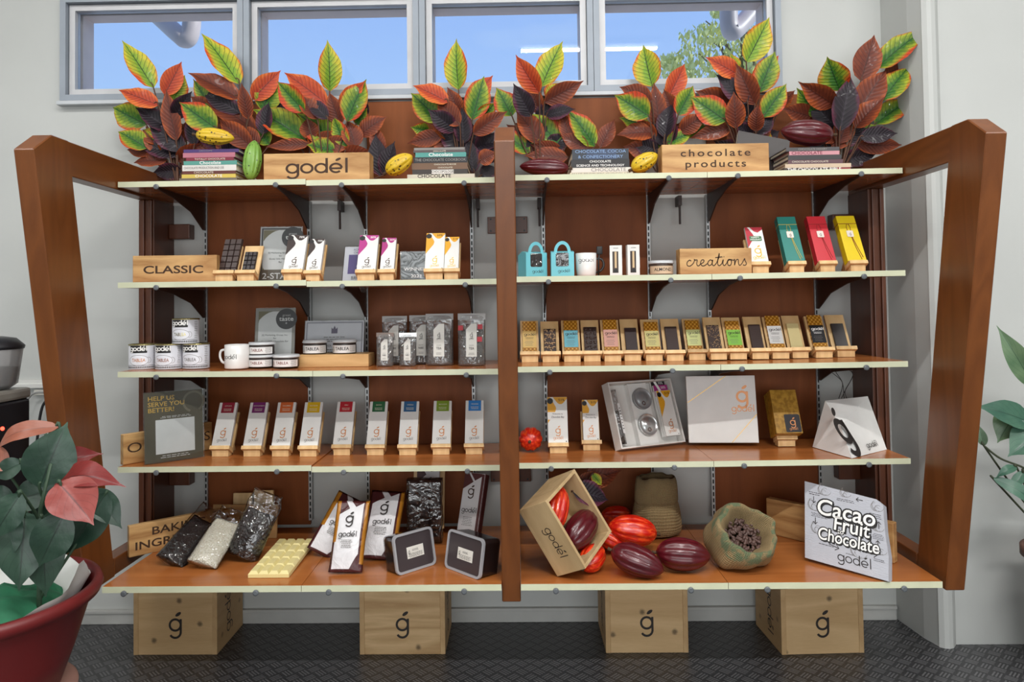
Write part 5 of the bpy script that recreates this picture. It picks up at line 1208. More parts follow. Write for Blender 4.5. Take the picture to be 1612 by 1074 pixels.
NIB2 = bumpy('fine_dark_nibs', (30, 22, 22), (58, 46, 42), 260, .0025, .42); RICE = bumpy('pale_grain', (240, 234, 216), (222, 212, 184), 170, .004); DRY = bumpy('dark_chocolate_drops', (36, 26, 24), (62, 46, 40), 120, .005, .4)
BFILM = clear('crinkled_bag_film', (244, 244, 244), .16, .06)
def rest(obs, zmin):
    """soft goods flatten where they lie on the shelf"""
    bpy.context.view_layer.update()
    for o in obs:
        mw = o.matrix_world.copy(); inv = mw.inverted()
        for v in o.data.vertices:
            p = mw @ v.co
            if p.z < zmin + .001: p.z = zmin + .001 + .05 * (zmin - p.z) * 0; v.co = inv @ p
def bag(label, bpx, tpx, ytop, w, th, fillm, film_to, group='clear bags of baking ingredients'):
    A = on(5, *bpx); T = P(tpx[0], tpx[1], ytop); T2 = P(film_to[0], film_to[1], ytop + .02)
    M = mat_from(A + Vector((0, 0, .017)), T); t = framed('ingredient_bag', label, 'bag', M, group); h = (T - A).length
    o = pillow('filling', t, w * .95, h, th, fillm, .62, 16, 22, rough=.10, seed=bpx[0])
    for v in o.data.vertices: v.co.x *= 1 - .12 * (v.co.z / h) ** 3
    hf = (T2 - A).length
    def shp(o, off):
        for v in o.data.vertices:
            q = max(0, v.co.z / hf - .6) / .4
            v.co.x += w * .18 * q * q * noise.noise(Vector((v.co.x * 30, 1, v.co.z * 20))); v.co.y += .012 * q * noise.noise(Vector((v.co.x * 45, 5, v.co.z * 28)))
    o = pillow('film', t, w, hf, th * 1.12, BFILM, .62, 22, 30); shp(o, 0)
    for v in o.data.vertices: v.co.z -= .004
    rest(t.children, A.z)
    return t
bag('clear bag of fine dark nibs lying in front of the baking sign', (268, 893), (322, 822), -.30, .112, .05, NIB2, (349, 796))
bag('clear bag of pale white grain between the two dark bags', (318, 897), (358, 824), -.355, .112, .045, RICE, (374, 798))
bag('clear bag of dark drops with a tall loose film top', (381, 884), (409, 812), -.38, .122, .06, DRY, (420, 780))
for px0, px1, pz, y, hh, lab, m_ in ((365, 394, 0, -.10, .155, 'narrow pine board standing behind the bag of pale grain', PINE), (398, 428, 0, -.10, .165, 'narrow pine board standing behind the bag of dark drops', PINE)):
    x0, x1 = P(px0, 800, y).x, P(px1, 800, y).x; bm = B(); box2(bm, (-(x1 - x0)/2, 0, 0), ((x1 - x0)/2, .012, hh), .001); o = tag(new('pine_board', bm, m_), lab, 'board', 'pine boards behind the bags'); o.location = ((x0 + x1)/2, y, zs(5, x0) + .0006); o.rotation_euler = (rad(-6), 0, 0)
x0, x1 = P(330, 820, -.17).x, P(434, 820, -.17).x; bm = B(); box2(bm, (-(x1 - x0)/2, 0, 0), ((x1 - x0)/2, .010, .125), .001); o = tag(new('kraft_board', bm, mat((176, 134, 84), .7)), 'kraft-brown backing board behind the three ingredient bags', 'board'); o.location = ((x0 + x1)/2, -.16, zs(5, 0) + .0006); o.rotation_euler = (rad(-8), 0, rad(-2))
# slab of white chocolate
A = on(5, 390, 911); Bq = on(5, 455, 910); m_ = (A + Bq) / 2; T = Vector((m_.x, -.27, m_.z + .012)); w = (Bq - A).length; h = (T - m_).length
t = framed('chocolate_slab', 'cream white-chocolate slab of twenty squares lying beside the bags', 'chocolate', mat_from(m_ + Vector((0, 0, .0215)), T + Vector((0, 0, .0215)), m_ + Vector((0, 0, 1))))
bm = B(); tablet(bm, w, h, .021, 4, 5, .014); new('slab', bm, mat((226, 212, 150), .4, bump=.06), t)
bm = B(); box2(bm, (-.04, -.012, 0), (.04, .012, .0105), .001); o = tag(new('prop_stick', bm, PINEX2), 'thin pine stick under the far end of the white-chocolate slab', 'stick'); o.location = (T.x, T.y - .016, m_.z)
# printed pillow pouches
def printed(name, gold_l, gold_r):
    b = MB(name, .32); x, y, z = b.xyz(b.co('Generated'))
    br, wh, gd = (72, 32, 34), (214, 212, 214), (170, 112, 34)
    z2 = z + (b.noise(b.co(), 6, 2) - .5) * .03
    c = b.mix(wh, br, x.lt(.085))
    zl = z + (b.noise(b.co(), 6, 2) - .5) * .02
    c = b.mix(c, br, (zl - x * .28).gt(.76) * (zl + x * .857).lt(1.235) * x.lt(.45))
    c = b.mix(c, br, (zl + x * .6).gt(1.262) * (zl - x * .28).gt(.735) * x.gt(.40))
    c = b.mix(c, br, ((.26 - z2) - (x - .86).abs() * .9).gt(0) * x.gt(.55)); c = b.mix(c, br, z2.lt(.035))
    c = b.mix(c, br, x.gt(.83) * x.lt(.90)); c = b.mix(c, br, x.gt(.83) * z2.lt(.3))
    
    if gold_r: c = b.mix(c, gd, x.gt(.885) * z2.gt(.1))
    if gold_l: c = b.mix(c, gd, x.lt(.13) * z2.gt(.40))
    b.color(c); b.bump(b.noise(b.co(), 18, 3, .55, .8), .7, .010); return b.m
PR1, PR2, PR3 = printed('printed_foil', True, True), printed('printed_foil_gold_edge', True, False), printed('printed_foil_gold_side', False, True)
def conform(o, w, h, th, btm, lift=.0012):
    for v in o.data.vertices:
        u, q = max(-.98, min(.98, 2 * v.co.x / w)), max(.01, min(.99, v.co.z / h))
        pz = (1 - q ** 2.2) * (1 - btm) * (1 - (1 - q) ** 6) + btm * (1 - q ** 1.6) if btm else (1 - abs(2 * q - 1) ** 2.6)
        v.co.y = -th / 2 * (1 - abs(u) ** 2.4) ** .8 * pz - lift
def foil(label, bpx, tpx, ytop, w, m, th=.055, group='white and brown foil pouches'):
    A = on(5, *bpx); T = P(*tpx, ytop); M = mat_from(A + Vector((0, .004, .006)), T); t = framed('foil_pouch', label, 'pouch', M, group); h = (T - A).length
    o = pillow('foil', t, w, h, th, m, .25, 18, 26, rough=.05, seed=bpx[0])
    conform(gmark(t, -.004, h * .66, h * .11, INK, w=.17), w, h, th, .25, .0035); conform(wordmark(t, -.004, h * .46, h * .055, INK, w=.17), w, h, th, .25, .0035); conform(print_lines(t, -w*.22, w*.16, h*.3, h*.42, 5, GREYINK), w, h, th, .25, .0035)
    rest(t.children[:1], A.z)
    return t
foil('white and brown foil pouch leaning behind, farther from the tubs', (507, 878), (556, 786), -.26, .125, PR2)
foil('white and brown foil pouch leaning behind, nearer the tubs', (594, 884), (612, 776), -.26, .125, PR3)
foil('white and brown foil pouch standing in front of its two twins', (543, 905), (557, 792), -.42, .115, PR1)
# wrapped dark slab with a pouch on a stand behind it
A = on(5, 668, 856); T = P(668, 758, -.235); M = mat_from(A + Vector((0, 0, .003)), T); t = framed('chocolate_slab', 'big dark chocolate slab in clear crinkled wrap standing behind the tubs', 'chocolate', M); h = (T - A).length; w = .125
bm = B(); tablet(bm, w, h, .02, 3, 5, .012); new('slab', bm, mat((66, 50, 48), .42, bump=.2), t)
WRAPF = clear('crinkled_wrap', (228, 226, 226), .22, .1); bm = B(); box2(bm, (-w/2 - .004, -.004, -.002), (w/2 + .004, .024, h + .006)); bmesh.ops.subdivide_edges(bm, edges=bm.edges[:], cuts=10, use_grid_fill=True)
for v in bm.verts: v.co += Vector((1, .3, .4)) * .004 * noise.noise(v.co * 30)
new('wrap', bm, WRAPF, t, True)
sp_ = onx(5, 672, -.15); st, seat = easel('pine easel stand behind the dark wrapped slab', .125, .24, sp_, 0, rad(16))
r = thing('foil_pouch', 'white and brown pouch on a stand behind the dark wrapped slab', 'pouch', seat(.004, .001), 0, -rad(16), group='white and brown foil pouches'); boxo('foil', (-.045, 0, 0), (.045, .026, .225), mat((214, 212, 214), .35), r, .004); decal(r, [(-.045, .223), (-.028, .223), (-.008, .19), (-.045, .16)], ink((72, 32, 34)), -.0006); decal(r, [(.045, .223), (-.015, .223), (.01, .20), (.045, .205)], ink((72, 32, 34)), -.0006); gmark(r, 0, .135, .03, BURN, -.0008)
# tall white bar pouch
A = on(5, 733, 852); T = P(748, 746, -.14); M = mat_from(A + Vector((0, .0, .004)), T, CAM + Vector((-1.2, 0, 0))); h = (T - A).length; w = .085
t = framed('foil_pouch', 'tall narrow white pouch with dark side standing next to the middle post', 'pouch', M, 'white and brown foil pouches'); BRW = ink((84, 36, 34)); boxo('foil', (-w/2, 0, 0), (w/2, .036, h), mat((218, 216, 217), .35, bump=.3, bscale=25), t, .003)
rect(t, w*.36, w/2 - .001, .003, h - .003, BRW, -.0006); decal(t, [(-w/2 + .001, h - .002), (-w*.3, h - .002), (-w*.02, h*.86), (-w/2 + .001, h*.74)], BRW, -.0006); decal(t, [(-w*.2, h - .002), (w*.05, h*.88), (w*.36, h*.95), (w*.36, h - .002)], BRW, -.0006); decal(t, [(w*.36, .003), (0, .003), (w*.36, h*.14)], BRW, -.0006); boxo('side_fold', (w/2 + .0003, .001, .002), (w/2 + .004, .035, h - .002), BRW, t)
gmark(t, -.006, h*.66, h*.10, BURN, -.001); wordmark(t, -.004, h*.40, h*.052, INK, -.001, w=.17); print_lines(t, -w*.32, w*.2, h*.2, h*.34, 6, GREYINK, -.001)
# plastic tubs
TUBM = clear('tub_plastic', (226, 228, 230), .2, .08); RIMM = mat((160, 160, 164), .3)
def tub(label, bl, br, th_, hh, d):
    A = on(5, *bl); Bq = on(5, *br); rz = math.atan2(Bq.y - A.y, Bq.x - A.x); w = (Bq - A).length
    t = thing('plastic_tub', label, 'tub', (A + Bq) / 2, rz, -rad(th_), group='plastic tubs standing on edge')
    bm = B(); prism(bm, rrect(-w/2 + .006, w/2 - .006, .006, hh - .006, .012), .008, d, 'y'); new('filling', bm, mat((52, 42, 44), .5, bump=.3, bscale=80), t)
    bm = B(); prism(bm, rrect(-w/2 + .003, w/2 - .003, .003, hh - .003, .014), .0065, d + .002, 'y'); new('tub_body', bm, TUBM, t)
    o, i_ = rrect(-w/2, w/2, 0, hh, .018), rrect(-w/2 + .0075, w/2 - .0075, .0075, hh - .0075, .012); bm = B(); n = len(o)
    L = [[bm.verts.new((p[0], y, p[1])) for p in q] for q, y in ((o, .006), (o, -.003), (i_, -.003), (i_, .001))]
    for a, b in zip(L, L[1:]):
        for k in range(n): bm.faces.new((a[k], a[(k + 1) % n], b[(k + 1) % n], b[k]))
    bmesh.ops.recalc_face_normals(bm, faces=bm.faces); new('lid_rim', bm, RIMM, t); decal(t, i_, mat((64, 56, 58), .25), .0012, 'lid_face')
    x0 = -w * .19; rect(t, x0, x0 + w*.42, hh*.33, hh*.62, mat((222, 220, 212), .5), -.0002 + .001, 'paper_label'); gmark(t, x0 + w*.05, hh*.46, hh*.055, INK, .0004); text(t, 'GODEL', x0 + w*.21, hh*.52, hh*.07, INK, .0004, .9); print_lines(t, x0 + w*.02, x0 + w*.40, hh*.35, hh*.46, 4, INK, .0004)
    return t
tub('plastic tub of dark filling angled beside the foil pouches', (625, 908), (687, 888), 12, .128, .06)
tub('plastic tub of dark filling nearest the middle post', (700, 893), (756, 914.5), 10, .128, .075)

# ---------------------------------------------------------------- the tilted wooden box with pods
E0 = on(5, 868, 911); u = Vector((.50, 0, -.866)); wv = Vector((.866, 0, .50)); Yv = Vector((0, 1, 0)); be = rad(55)
v_ = wv * cos(be) + Yv * sin(be); n_ = wv * sin(be) - Yv * cos(be)
LU, LV, LN, TK = .247, .215, .122, .011
O0 = E0 + Vector((.020, .012, 0)) - u * LU                                                        # inner corner: x=u, y=v, z=n
Mx = Matrix((u, v_, n_)).transposed().to_4x4(); Mx.translation = O0 + Vector((0, 0, .001))
BOXW = wood('pale_box_wood', (172, 142, 100), (206, 178, 134), 'x', 2.0, .55, .8, 6)
t = framed('wooden_box', 'tilted pale wooden box with the maker\'s word, holding two pods', 'box', Mx)
for nm, a_, b_ in (('base_panel', (0, 0, 0), (LU, LV, TK)), ('front_panel', (0, 0, TK), (LU, TK, LN)), ('rear_panel', (0, LV - TK, TK), (LU, LV, LN)), ('end_panel', (0, TK, TK), (TK, LV - TK, LN)), ('end_panel', (LU - TK, TK, TK), (LU, LV - TK, LN))):
    q = boxo(nm, a_, b_, BOXW, t, .001)
    if nm == 'front_panel': o = wordmark(q, LU * .55, LN * .44, .023, INK, -.0006, .12)
podpx('red', 'bright red cacao pod upright inside the tilted box', (868, 838), (883, 764), -.57, -.49, .043, 'pods on the bottom shelf', .2)
podpx('maroon', 'dark maroon cacao pod inside the tilted box', (893, 862), (934, 806), -.56, -.44, .052, 'pods on the bottom shelf', .5)
podpx('red', 'small orange-red cacao pod in front of the tilted box', (919, 894), (946, 862), -.58, -.49, .042, 'pods on the bottom shelf')
podpx('red', 'large orange-red cacao pod lying on top of the heap', (1034, 841), (956, 829), -.36, -.38, .053, 'pods on the bottom shelf', .1)
podpx('red', 'orange-red cacao pod half hidden at the back behind the large one', (996, 816), (945, 812), -.105, -.115, .044, 'pods on the bottom shelf')
podpx('red', 'orange-red cacao pod wedged under the large one beside the box', (938, 836), (985, 862), -.35, -.39, .037, 'pods on the bottom shelf', .1)
podpx('maroon', 'maroon cacao pod with pointed tip lying in front of the heap', (962, 866), (1045, 900), -.565, -.615, .049, 'pods on the bottom shelf', .45)
podpx('maroon', 'plump maroon cacao pod lying between the heap and the open sack', (1032, 870), (1119, 876), -.535, -.55, .054, 'pods on the bottom shelf', .2)
rt_ = P(905, 800, -.40)
sprig('leaf spray sprouting from the tilted box', 900, -.40, [('P', 957, 788, 900, 773, 36, -.06), ('R', 978, 741, 918, 760, 32, .08), ('R', 962, 752, 905, 764, 26, .05), ('G', 906, 752, 902, 782, 28, .05), ('G', 940, 764, 912, 780, 26, .02), ('Y', 947, 764, 932, 746, 14, .03), ('R', 887, 750, 884, 786, 12, .04), ('G', 936, 800, 915, 785, 20, .02), ('P', 890, 800, 905, 780, 18, .05)], root=rt_, group='leaf spray in the box')
# ---------------------------------------------------------------- burlap sacks
BUR = MB('burlap', .9); _x, _y, _z = BUR.xyz(BUR.co('UV')); _w = (_x * 620.0).sin() * .5 + (_y * 330.0).sin() * .5; _n2 = BUR.noise(BUR.co(), 9, 4)
BUR.color(BUR.mix(BUR.mix((128, 108, 72), (172, 148, 106), _n2), (84, 70, 46), _w.step(.2, .9) * .55)); BUR.bump(_w, .8, .002); BUR = BUR.m
BURG = MB('burlap_green_print', .9); _x, _y, _z = BURG.xyz(BURG.co('UV')); _w = (_x * 620.0).sin() * .5 + (_y * 330.0).sin() * .5; _g = BURG.noise(BURG.co(scale=(1, 1, 1)), 34, 3)
BURG.color(BURG.mix(BURG.mix((128, 108, 72), (176, 154, 112), BURG.noise(BURG.co(), 9, 4)), (86, 116, 86), _g.step(.44, .56) * .75)); BURG.bump(_w, .8, .002); BURG = BURG.m
def sack_mesh(name, prof, mats, parent, n=56, squash=1.0, seed=0, wob=.10, bands=None):
    """prof: (radius, z); a lathe with folds"""
    bm = B(); uvl = bm.loops.layers.uv.new('UVMap'); rings = []
    for j, (r, z) in enumerate(prof):
        ring = []
        for k in range(n):
            a = 2 * pi * k / n
            f = 1 + wob * noise.noise(Vector((cos(a) * 1.6 + seed, sin(a) * 1.6, z * 9))) + wob * .35 * noise.noise(Vector((cos(a) * 4.5, sin(a) * 4.5 + seed, z * 16)))
            ring.append(bm.verts.new((r * f * cos(a), r * f * sin(a) * squash, z + .010 * noise.noise(Vector((cos(a) * 1.8, sin(a) * 1.8, seed + 4))) * min(1, j / 3))))
        rings.append(ring)
    for j, (q, w) in enumerate(zip(rings, rings[1:])):
        for k in range(n):
            fc = bm.faces.new((q[k], q[(k + 1) % n], w[(k + 1) % n], w[k])); fc.smooth = True
            if bands and bands[0] <= j < bands[1]: fc.material_index = 1
            for lp, uv in zip(fc.loops, ((k / n, j / len(prof)), ((k + 1) / n, j / len(prof)), ((k + 1) / n, (j + 1) / len(prof)), (k / n, (j + 1) / len(prof)))): lp[uvl].uv = uv
    bm.faces.new(rings[0][::-1])
    o = new(name, bm, mats, parent); sd = o.modifiers.new('smooth', 'SUBSURF'); sd.levels = sd.render_levels = 1; return o
def beans(label, M, rad_, n, seed):
    bm = B(); rr = random.Random(seed); t = framed('cacao_beans', label, 'beans', M)
    for k in range(n):
        r = rad_ * rr.random() ** .5; a = rr.uniform(0, 6.28); c = Vector((r * cos(a), r * sin(a), rr.uniform(-.006, .006)))
        d = Vector((rr.uniform(-1, 1), rr.uniform(-1, 1), rr.uniform(-.3, .3))).normalized() * .0095
        tube(bm, [c - d, c - d * .6, c, c + d * .6, c + d], [.001, .0045, .0058, .0042, .001], 7)
    bn = mat((80, 58, 52), .55, var=.25); new('beans', bm, bn, t, True)['kind'] = 'stuff'; t['kind'] = 'stuff'; return t
# standing sack at the back
A = on(5, 1034, 843); t = thing('burlap_sack', 'upright burlap sack with folded-down top standing at the back of the bottom shelf', 'sack', Vector((A.x, -.16, A.z)), rad(12), rad(0), group='burlap sacks')
Z0 = P(1030, 750, -.16).z - A.z
sack_mesh('sack_body', [(.085, 0), (.098, .02), (.098, Z0 * .4), (.088, Z0 * .58), (.080, Z0 * .62), (.074, Z0 * .9), (.070, Z0 * .985), (.064, Z0), (.056, Z0 * .97), (.052, Z0 * .85), (.048, Z0 * .72)], BUR, t, squash=.75, seed=2, wob=.12)
sack_mesh('folded_cuff', [(.086, Z0 * .54), (.088, Z0 * .58), (.085, Z0 * .75), (.080, Z0 * .95), (.074, Z0 * 1.012), (.070, Z0 * 1.0)], BUR, t, squash=.78, seed=2, wob=.10)
beans('dark cacao beans in the mouth of the upright burlap sack', Matrix.Translation((A.x, -.16, A.z + Z0 * .80)), .036, 60, 5)
# open sack tipped toward the viewer
A = on(5, 1172, 894); ax = Vector((.16, -.72, .68)).normalized(); yy = Vector((0, 1, 0)); xx = yy.cross(ax).normalized(); yy = ax.cross(xx)
Mo = Matrix((xx, yy, ax)).transposed().to_4x4(); Mo.translation = Vector((A.x - .010, A.y + .045, A.z + .064))
t = framed('burlap_sack', 'open burlap sack with green print tipped forward, showing cacao beans', 'sack', Mo, 'burlap sacks')
sack_mesh('sack_body', [(.070, -.045), (.100, -.035), (.118, .0), (.123, .035), (.120, .068), (.112, .098), (.100, .114), (.089, .112), (.080, .095), (.072, .07), (.064, .045), (.05, .035)], [BUR, BURG], t, seed=9, wob=.26, squash=.86, bands=(4, 7))
rest([t.children[-1]], A.z)
beans('dark cacao beans inside the tipped open burlap sack', Mo @ Matrix.Translation((0, 0, .056)), .062, 150, 6)
# long pine board, and the printed silver bag leaning on it
a = on(5, 1207, 840); b = on(5, 1408, 888); rz_ = math.atan2(b.y - a.y, b.x - a.x); wd = (b - a).length
t = thing('pine_block', 'long pine block standing behind the printed silver bag', 'block', (a + b) / 2, rz_); bm = B(); box2(bm, (-wd/2, 0, 0), (wd/2, .03, .135), .003); new('block', bm, PINEX, t)
A = on(5, 1269, 883); Bq = on(5, 1401, 917); T = P(1322, 776, -.44); M, w, h = quadframe(A, Bq, T); M = M @ Matrix.Translation((0, -.012, .004))
t = framed('printed_bag', 'silver-grey printed bag lettered Cacao Fruit to Chocolate', 'bag', M); th = .04
SILB = MB('silver_kraft', .5); SILB.color(SILB.mix((168, 170, 178), (192, 194, 202), SILB.noise(SILB.co(), 9, 3))); SILB.bump(SILB.noise(SILB.co(scale=(6, 1, 30)), 10, 3), .4, .004)
def soft(bm):
    for v in bm.verts:
        u, q = 2 * v.co.x / w, v.co.z / h; v.co.y += .007 * noise.noise(Vector((u * 1.5, 3, q * 2)))
bm = B(); prism(bm, [(-w/2, 0), (w/2, 0), (w/2 + .004, h*.3), (w/2 - .004, h*.6), (w/2 - .006, h*.93), (w*.40, h*.985), (w*.1, h*1.0), (-w/2, h*1.03)], 0, .03, 'y'); new('paper_shell', bm, SILB.m, t)
def outlined(s, x, z, size, sx, shear=.12, rot=0.0):
    text(t, s, x, z, size, BLACK, -.0005, sx, bold=.075, shear=shear, rot=rot, name='lettering_outline'); text(t, s, x + size * .05, z - size * .06, size, BLACK, -.0006, sx, bold=.05, shear=shear, rot=rot, name='lettering_outline'); text(t, s, x, z, size, WHITE, -.0012, sx, bold=.012, shear=shear, rot=rot)
outlined('Cacao', .004, h*.715, .074, 1.05); outlined('Fruit', .022, h*.545, .064, .98); outlined('to', -.012, h*.455, .024, 1); outlined('Chocolate', .010, h*.365, .056, .86)
wordmark(t, .030, h*.085, .021, INK, -.0006, .14, sx=1.1)
def arrow(x, z, ang, L=.022):
    bm = B(); ca, sa = cos(ang), sin(ang)
    R2 = lambda p: (x + p[0] * ca - p[1] * sa, z + p[0] * sa + p[1] * ca)
    ribbon(bm, [R2((-L/2, 0)), R2((L/2, 0))], .0024, -.0007); ribbon(bm, [R2((L*.15, L*.3)), R2((L/2, 0)), R2((L*.15, -L*.3))], .0024, -.0008); new('arrow_print', bm, INK, t)
for q in ((-w*.38, h*.80, -1.57), (-w*.36, h*.52, -1.57), (w*.20, h*.93, 3.14), (w*.42, h*.66, 1.57), (w*.40, h*.42, 1.57), (-.035, h*.25, -.2, .035), (w*.33, h*.28, .0, .03)): arrow(*q)
for q in ((-w*.46, -w*.28, h*.86, h*.91, 2), (-w*.42, -w*.2, h*.57, h*.63, 3), (w*.34, w*.47, h*.47, h*.55, 4), (-w*.33, -w*.12, h*.225, h*.25, 1), (w*.0, w*.13, h*.19, h*.21, 1), (w*.34, w*.47, h*.2, h*.24, 2), (w*.3, w*.46, h*.73, h*.80, 3), (-w*.1, w*.15, h*.86, h*.90, 2)): print_lines(t, *q[:4], q[4], INK, -.0006, .3)
for x0, z0, s_ in ((-w*.38, h*.70, .03), (-w*.25, h*.93, .028), (w*.02, h*.95, .022), (-w*.34, h*.40, .03), (w*.16, h*.24, .034), (w*.4, h*.86, .024), (w*.40, h*.60, .022), (w*.42, h*.32, .022)):
    bm = B()
    for k in range(5): ribbon(bm, arc(x0 + .006 * sin(k * 2.1), z0 + .003 * k, s_ * (.3 + .12 * k), 20 + 30 * k, 200 + 35 * k, 10), .0010, -.0006)
    new('sketch_print', bm, GREYINK, t)
for o in t.children:                              # the soft bag slumps to one side
    for v in o.data.vertices: v.co.x -= .17 * v.co.z; v.co.z -= .03 * v.co.x

# ================================================================ FLOOR: CRATES
CRW = wood('crate_pine', (190, 152, 104), (226, 192, 144), 'x', 1.4, .6, .8, 5, .8); CRZ = wood('crate_pine_side', (182, 144, 98), (216, 182, 134), 'x', 1.4, .6, .8, 5, .5)
for i, (x0, x1, yf_, rz_, sidetxt, lab) in enumerate(((-1.411, -1.098, -.276, 0, 1, 'wooden crate with the g emblem under the end of the shelf by the potted plant'), (-.566, -.250, -.281, 0, 0, 'wooden crate with strong grain lines on its front, under the foil pouches and tub'),
        (.340, .642, -.278, 0, 0, 'wooden crate with two small knots above its emblem, under the heap of pods'), (.974, 1.277, -.292, 2.5, -1, 'wooden crate turned slightly under the shelf end by the wall pier'))):
    CRW = wood('crate_pine_%d' % i, (176, 136, 88) if i == 1 else (190, 152, 104), (226, 192, 144), 'x', 1.4, .6, 1.1 if i == 1 else .85, 9 if i == 1 else 5, .8, loc=(.37 * i, .61 * i, .83 * i))
    w = x1 - x0; d = .255; H = .236 if i else .238; t = thing('wooden_crate', lab, 'crate', ((x0 + x1)/2, yf_, .0006), rad(rz_), group='wooden crates on the floor')
    b_ = .018
    boxo('front_panel', (-w/2 + b_, .001, 0), (w/2 - b_, b_, H), CRW, t, .0012); boxo('rear_panel', (-w/2 + b_, d - b_, 0), (w/2 - b_, d, H), CRW, t, .0012)
    boxo('top_panel', (-w/2 + b_, b_ + .0003, H - .014), (w/2 - b_, d - b_ - .0003, H - .001), CRW, t)
    gmark(t, 0 if i else .0, H*.36, .048, INK, .0004, .17)
    for s in (-1, 1):
        p = bpy.data.objects.new('side_panel', None)
        bm = B(); box2(bm, (-d/2, 0, 0), (d/2, b_, H - .001), .0012); p = new('side_panel', bm, CRZ, t); p.location = (s * w/2, d/2 + .0, 0); p.rotation_euler = (0, 0, s * pi/2)
        if sidetxt == s or (i in (1, 2) and s == (1 if i == 1 else -1)):
            wordmark(p, .0, H*.52, .036, INK, -.0006, .13, rot=s * pi/2)
# ================================================================ POTTED PLANT, foreground
RC = P(-44, 934, -1.25); RR = .272; PH = .25
POT = MB('maroon_plastic', .42); POT.color(POT.mix((92, 22, 24), (112, 30, 30), POT.noise(POT.co(), 8, 2))); POT = POT.m
t = thing('potted_plant', 'big maroon pot of dark green and red fabric leaves in the foreground', 'plant', (RC.x, RC.y, RC.z - PH))
bm = B(); lathe(bm, [(.165, 0), (.185, .004), (.215, .09), (.250, PH - .045), (.258, PH - .035), (RR, PH - .03), (RR + .006, PH - .015), (RR, PH), (RR - .014, PH), (RR - .024, PH - .03), (.235, PH - .09), (0, PH - .10)], 72); pot_ = new('pot', bm, POT, t, True)
PAPER = mat((222, 222, 218), .6, bump=.3, bscale=20); bm = B(); rings = []
for j in range(5):
    ring = []
    for k in range(72):
        a = 2 * pi * k / 72; pk = max(0, cos(a - .12)) ** 60 * .055 + .028 * noise.noise(Vector((cos(a) * 2.2, sin(a) * 2.2, 3))) + .006
        ring.append(bm.verts.new(((.186 + .062 * j / 4) * cos(a), (.186 + .062 * j / 4) * sin(a), PH - .085 + (.082 + pk) * (j / 4) ** 1.3)))
    rings.append(ring)
for q, w_ in zip(rings, rings[1:]):
    for k in range(72): bm.faces.new((q[k], q[(k + 1) % 72], w_[(k + 1) % 72], w_[k]))
new('paper_liner', bm, PAPER, t, True)
GC = mat((32, 98, 68), .75, var=.4, bump=.5, bscale=14); bm = B(); lathe(bm, [(.205, PH - .092), (.20, PH - .070), (.18, PH - .052), (.155, PH - .040), (.13, PH - .032), (.10, PH - .026), (.07, PH - .02), (.04, PH - .018), (.015, PH - .018), (0, PH - .018)], 72, fn=lambda a, v: 1 + .12 * noise.noise(Vector((cos(a) * 2, sin(a) * 2, 1.3))))
for v in bm.verts: v.co.z += .026 * noise.noise(v.co * 17) + .010 * noise.noise(v.co * 45)
new('green_cloth', bm, GC, t, True)
def fabric_leaf(name, a, b, ve):
    m = MB(name, .38); u, v, w = m.xyz(m.co('UV')); au = ((u - .5) * 2).abs(); n = m.noise(m.co(), 13, 4)
    st = ((v * 6.5 - au * 2.6).frac() - .5).abs() * 2; c = m.mix(a, b, n.step(.3, .75)); c = m.mix(c, ve, st.step(.86, 1.0) * .5); c = m.mix(c, ve, au.step(.05, .015)); m.color(c); m.bump(n, .6, .006); return m.m
FG = fabric_leaf('dark_green_fabric_leaf', (30, 54, 42), (56, 82, 66), (26, 44, 34)); FR = fabric_leaf('red_fabric_leaf', (104, 27, 26), (130, 44, 41), (76, 18, 18)); FP = fabric_leaf('pink_fabric_leaf', (122, 48, 43), (146, 70, 63), (88, 34, 32)); FO = fabric_leaf('salmon_fabric_leaf', (132, 72, 53), (156, 94, 71), (98, 50, 38)); FS = fabric_leaf('pale_green_fabric_leaf', (84, 110, 88), (120, 142, 116), (60, 84, 62))
t.location = t.location; origin = Vector(t.location); sb = B()
def pl(m, tip, base, w, y, dy=0.0, face=None, curl=.08, fold=.2, par=t, org=origin, stem_to=None, sbm=None):
    b_, tp_ = P(base[0], base[1], y), P(tip[0], tip[1], y + dy); bm = B(); uvl = bm.loops.layers.uv.new('UVMap')
    f = (CAM - b_).normalized() + (Vector(face) if face else Vector((0, 0, .3)))
    leaf_mesh(bm, b_ - org, tp_ - org, w * mpp(y), f, curl, fold, uvl=uvl, wave=.015, n=14); o = new('leaf', bm, m, par)
    s_ = stem_to if stem_to is not None else Vector((P(62, 900, -1.22).x, -1.22, RC.z - .03)) - org
    tube(sbm if sbm is not None else sb, spline([s_, s_.lerp(b_ - org, .5) + Vector((0, .045, .02)), b_ - org, (b_ - org) + (tp_ - b_) * .08], 5), .0035, 6); return o
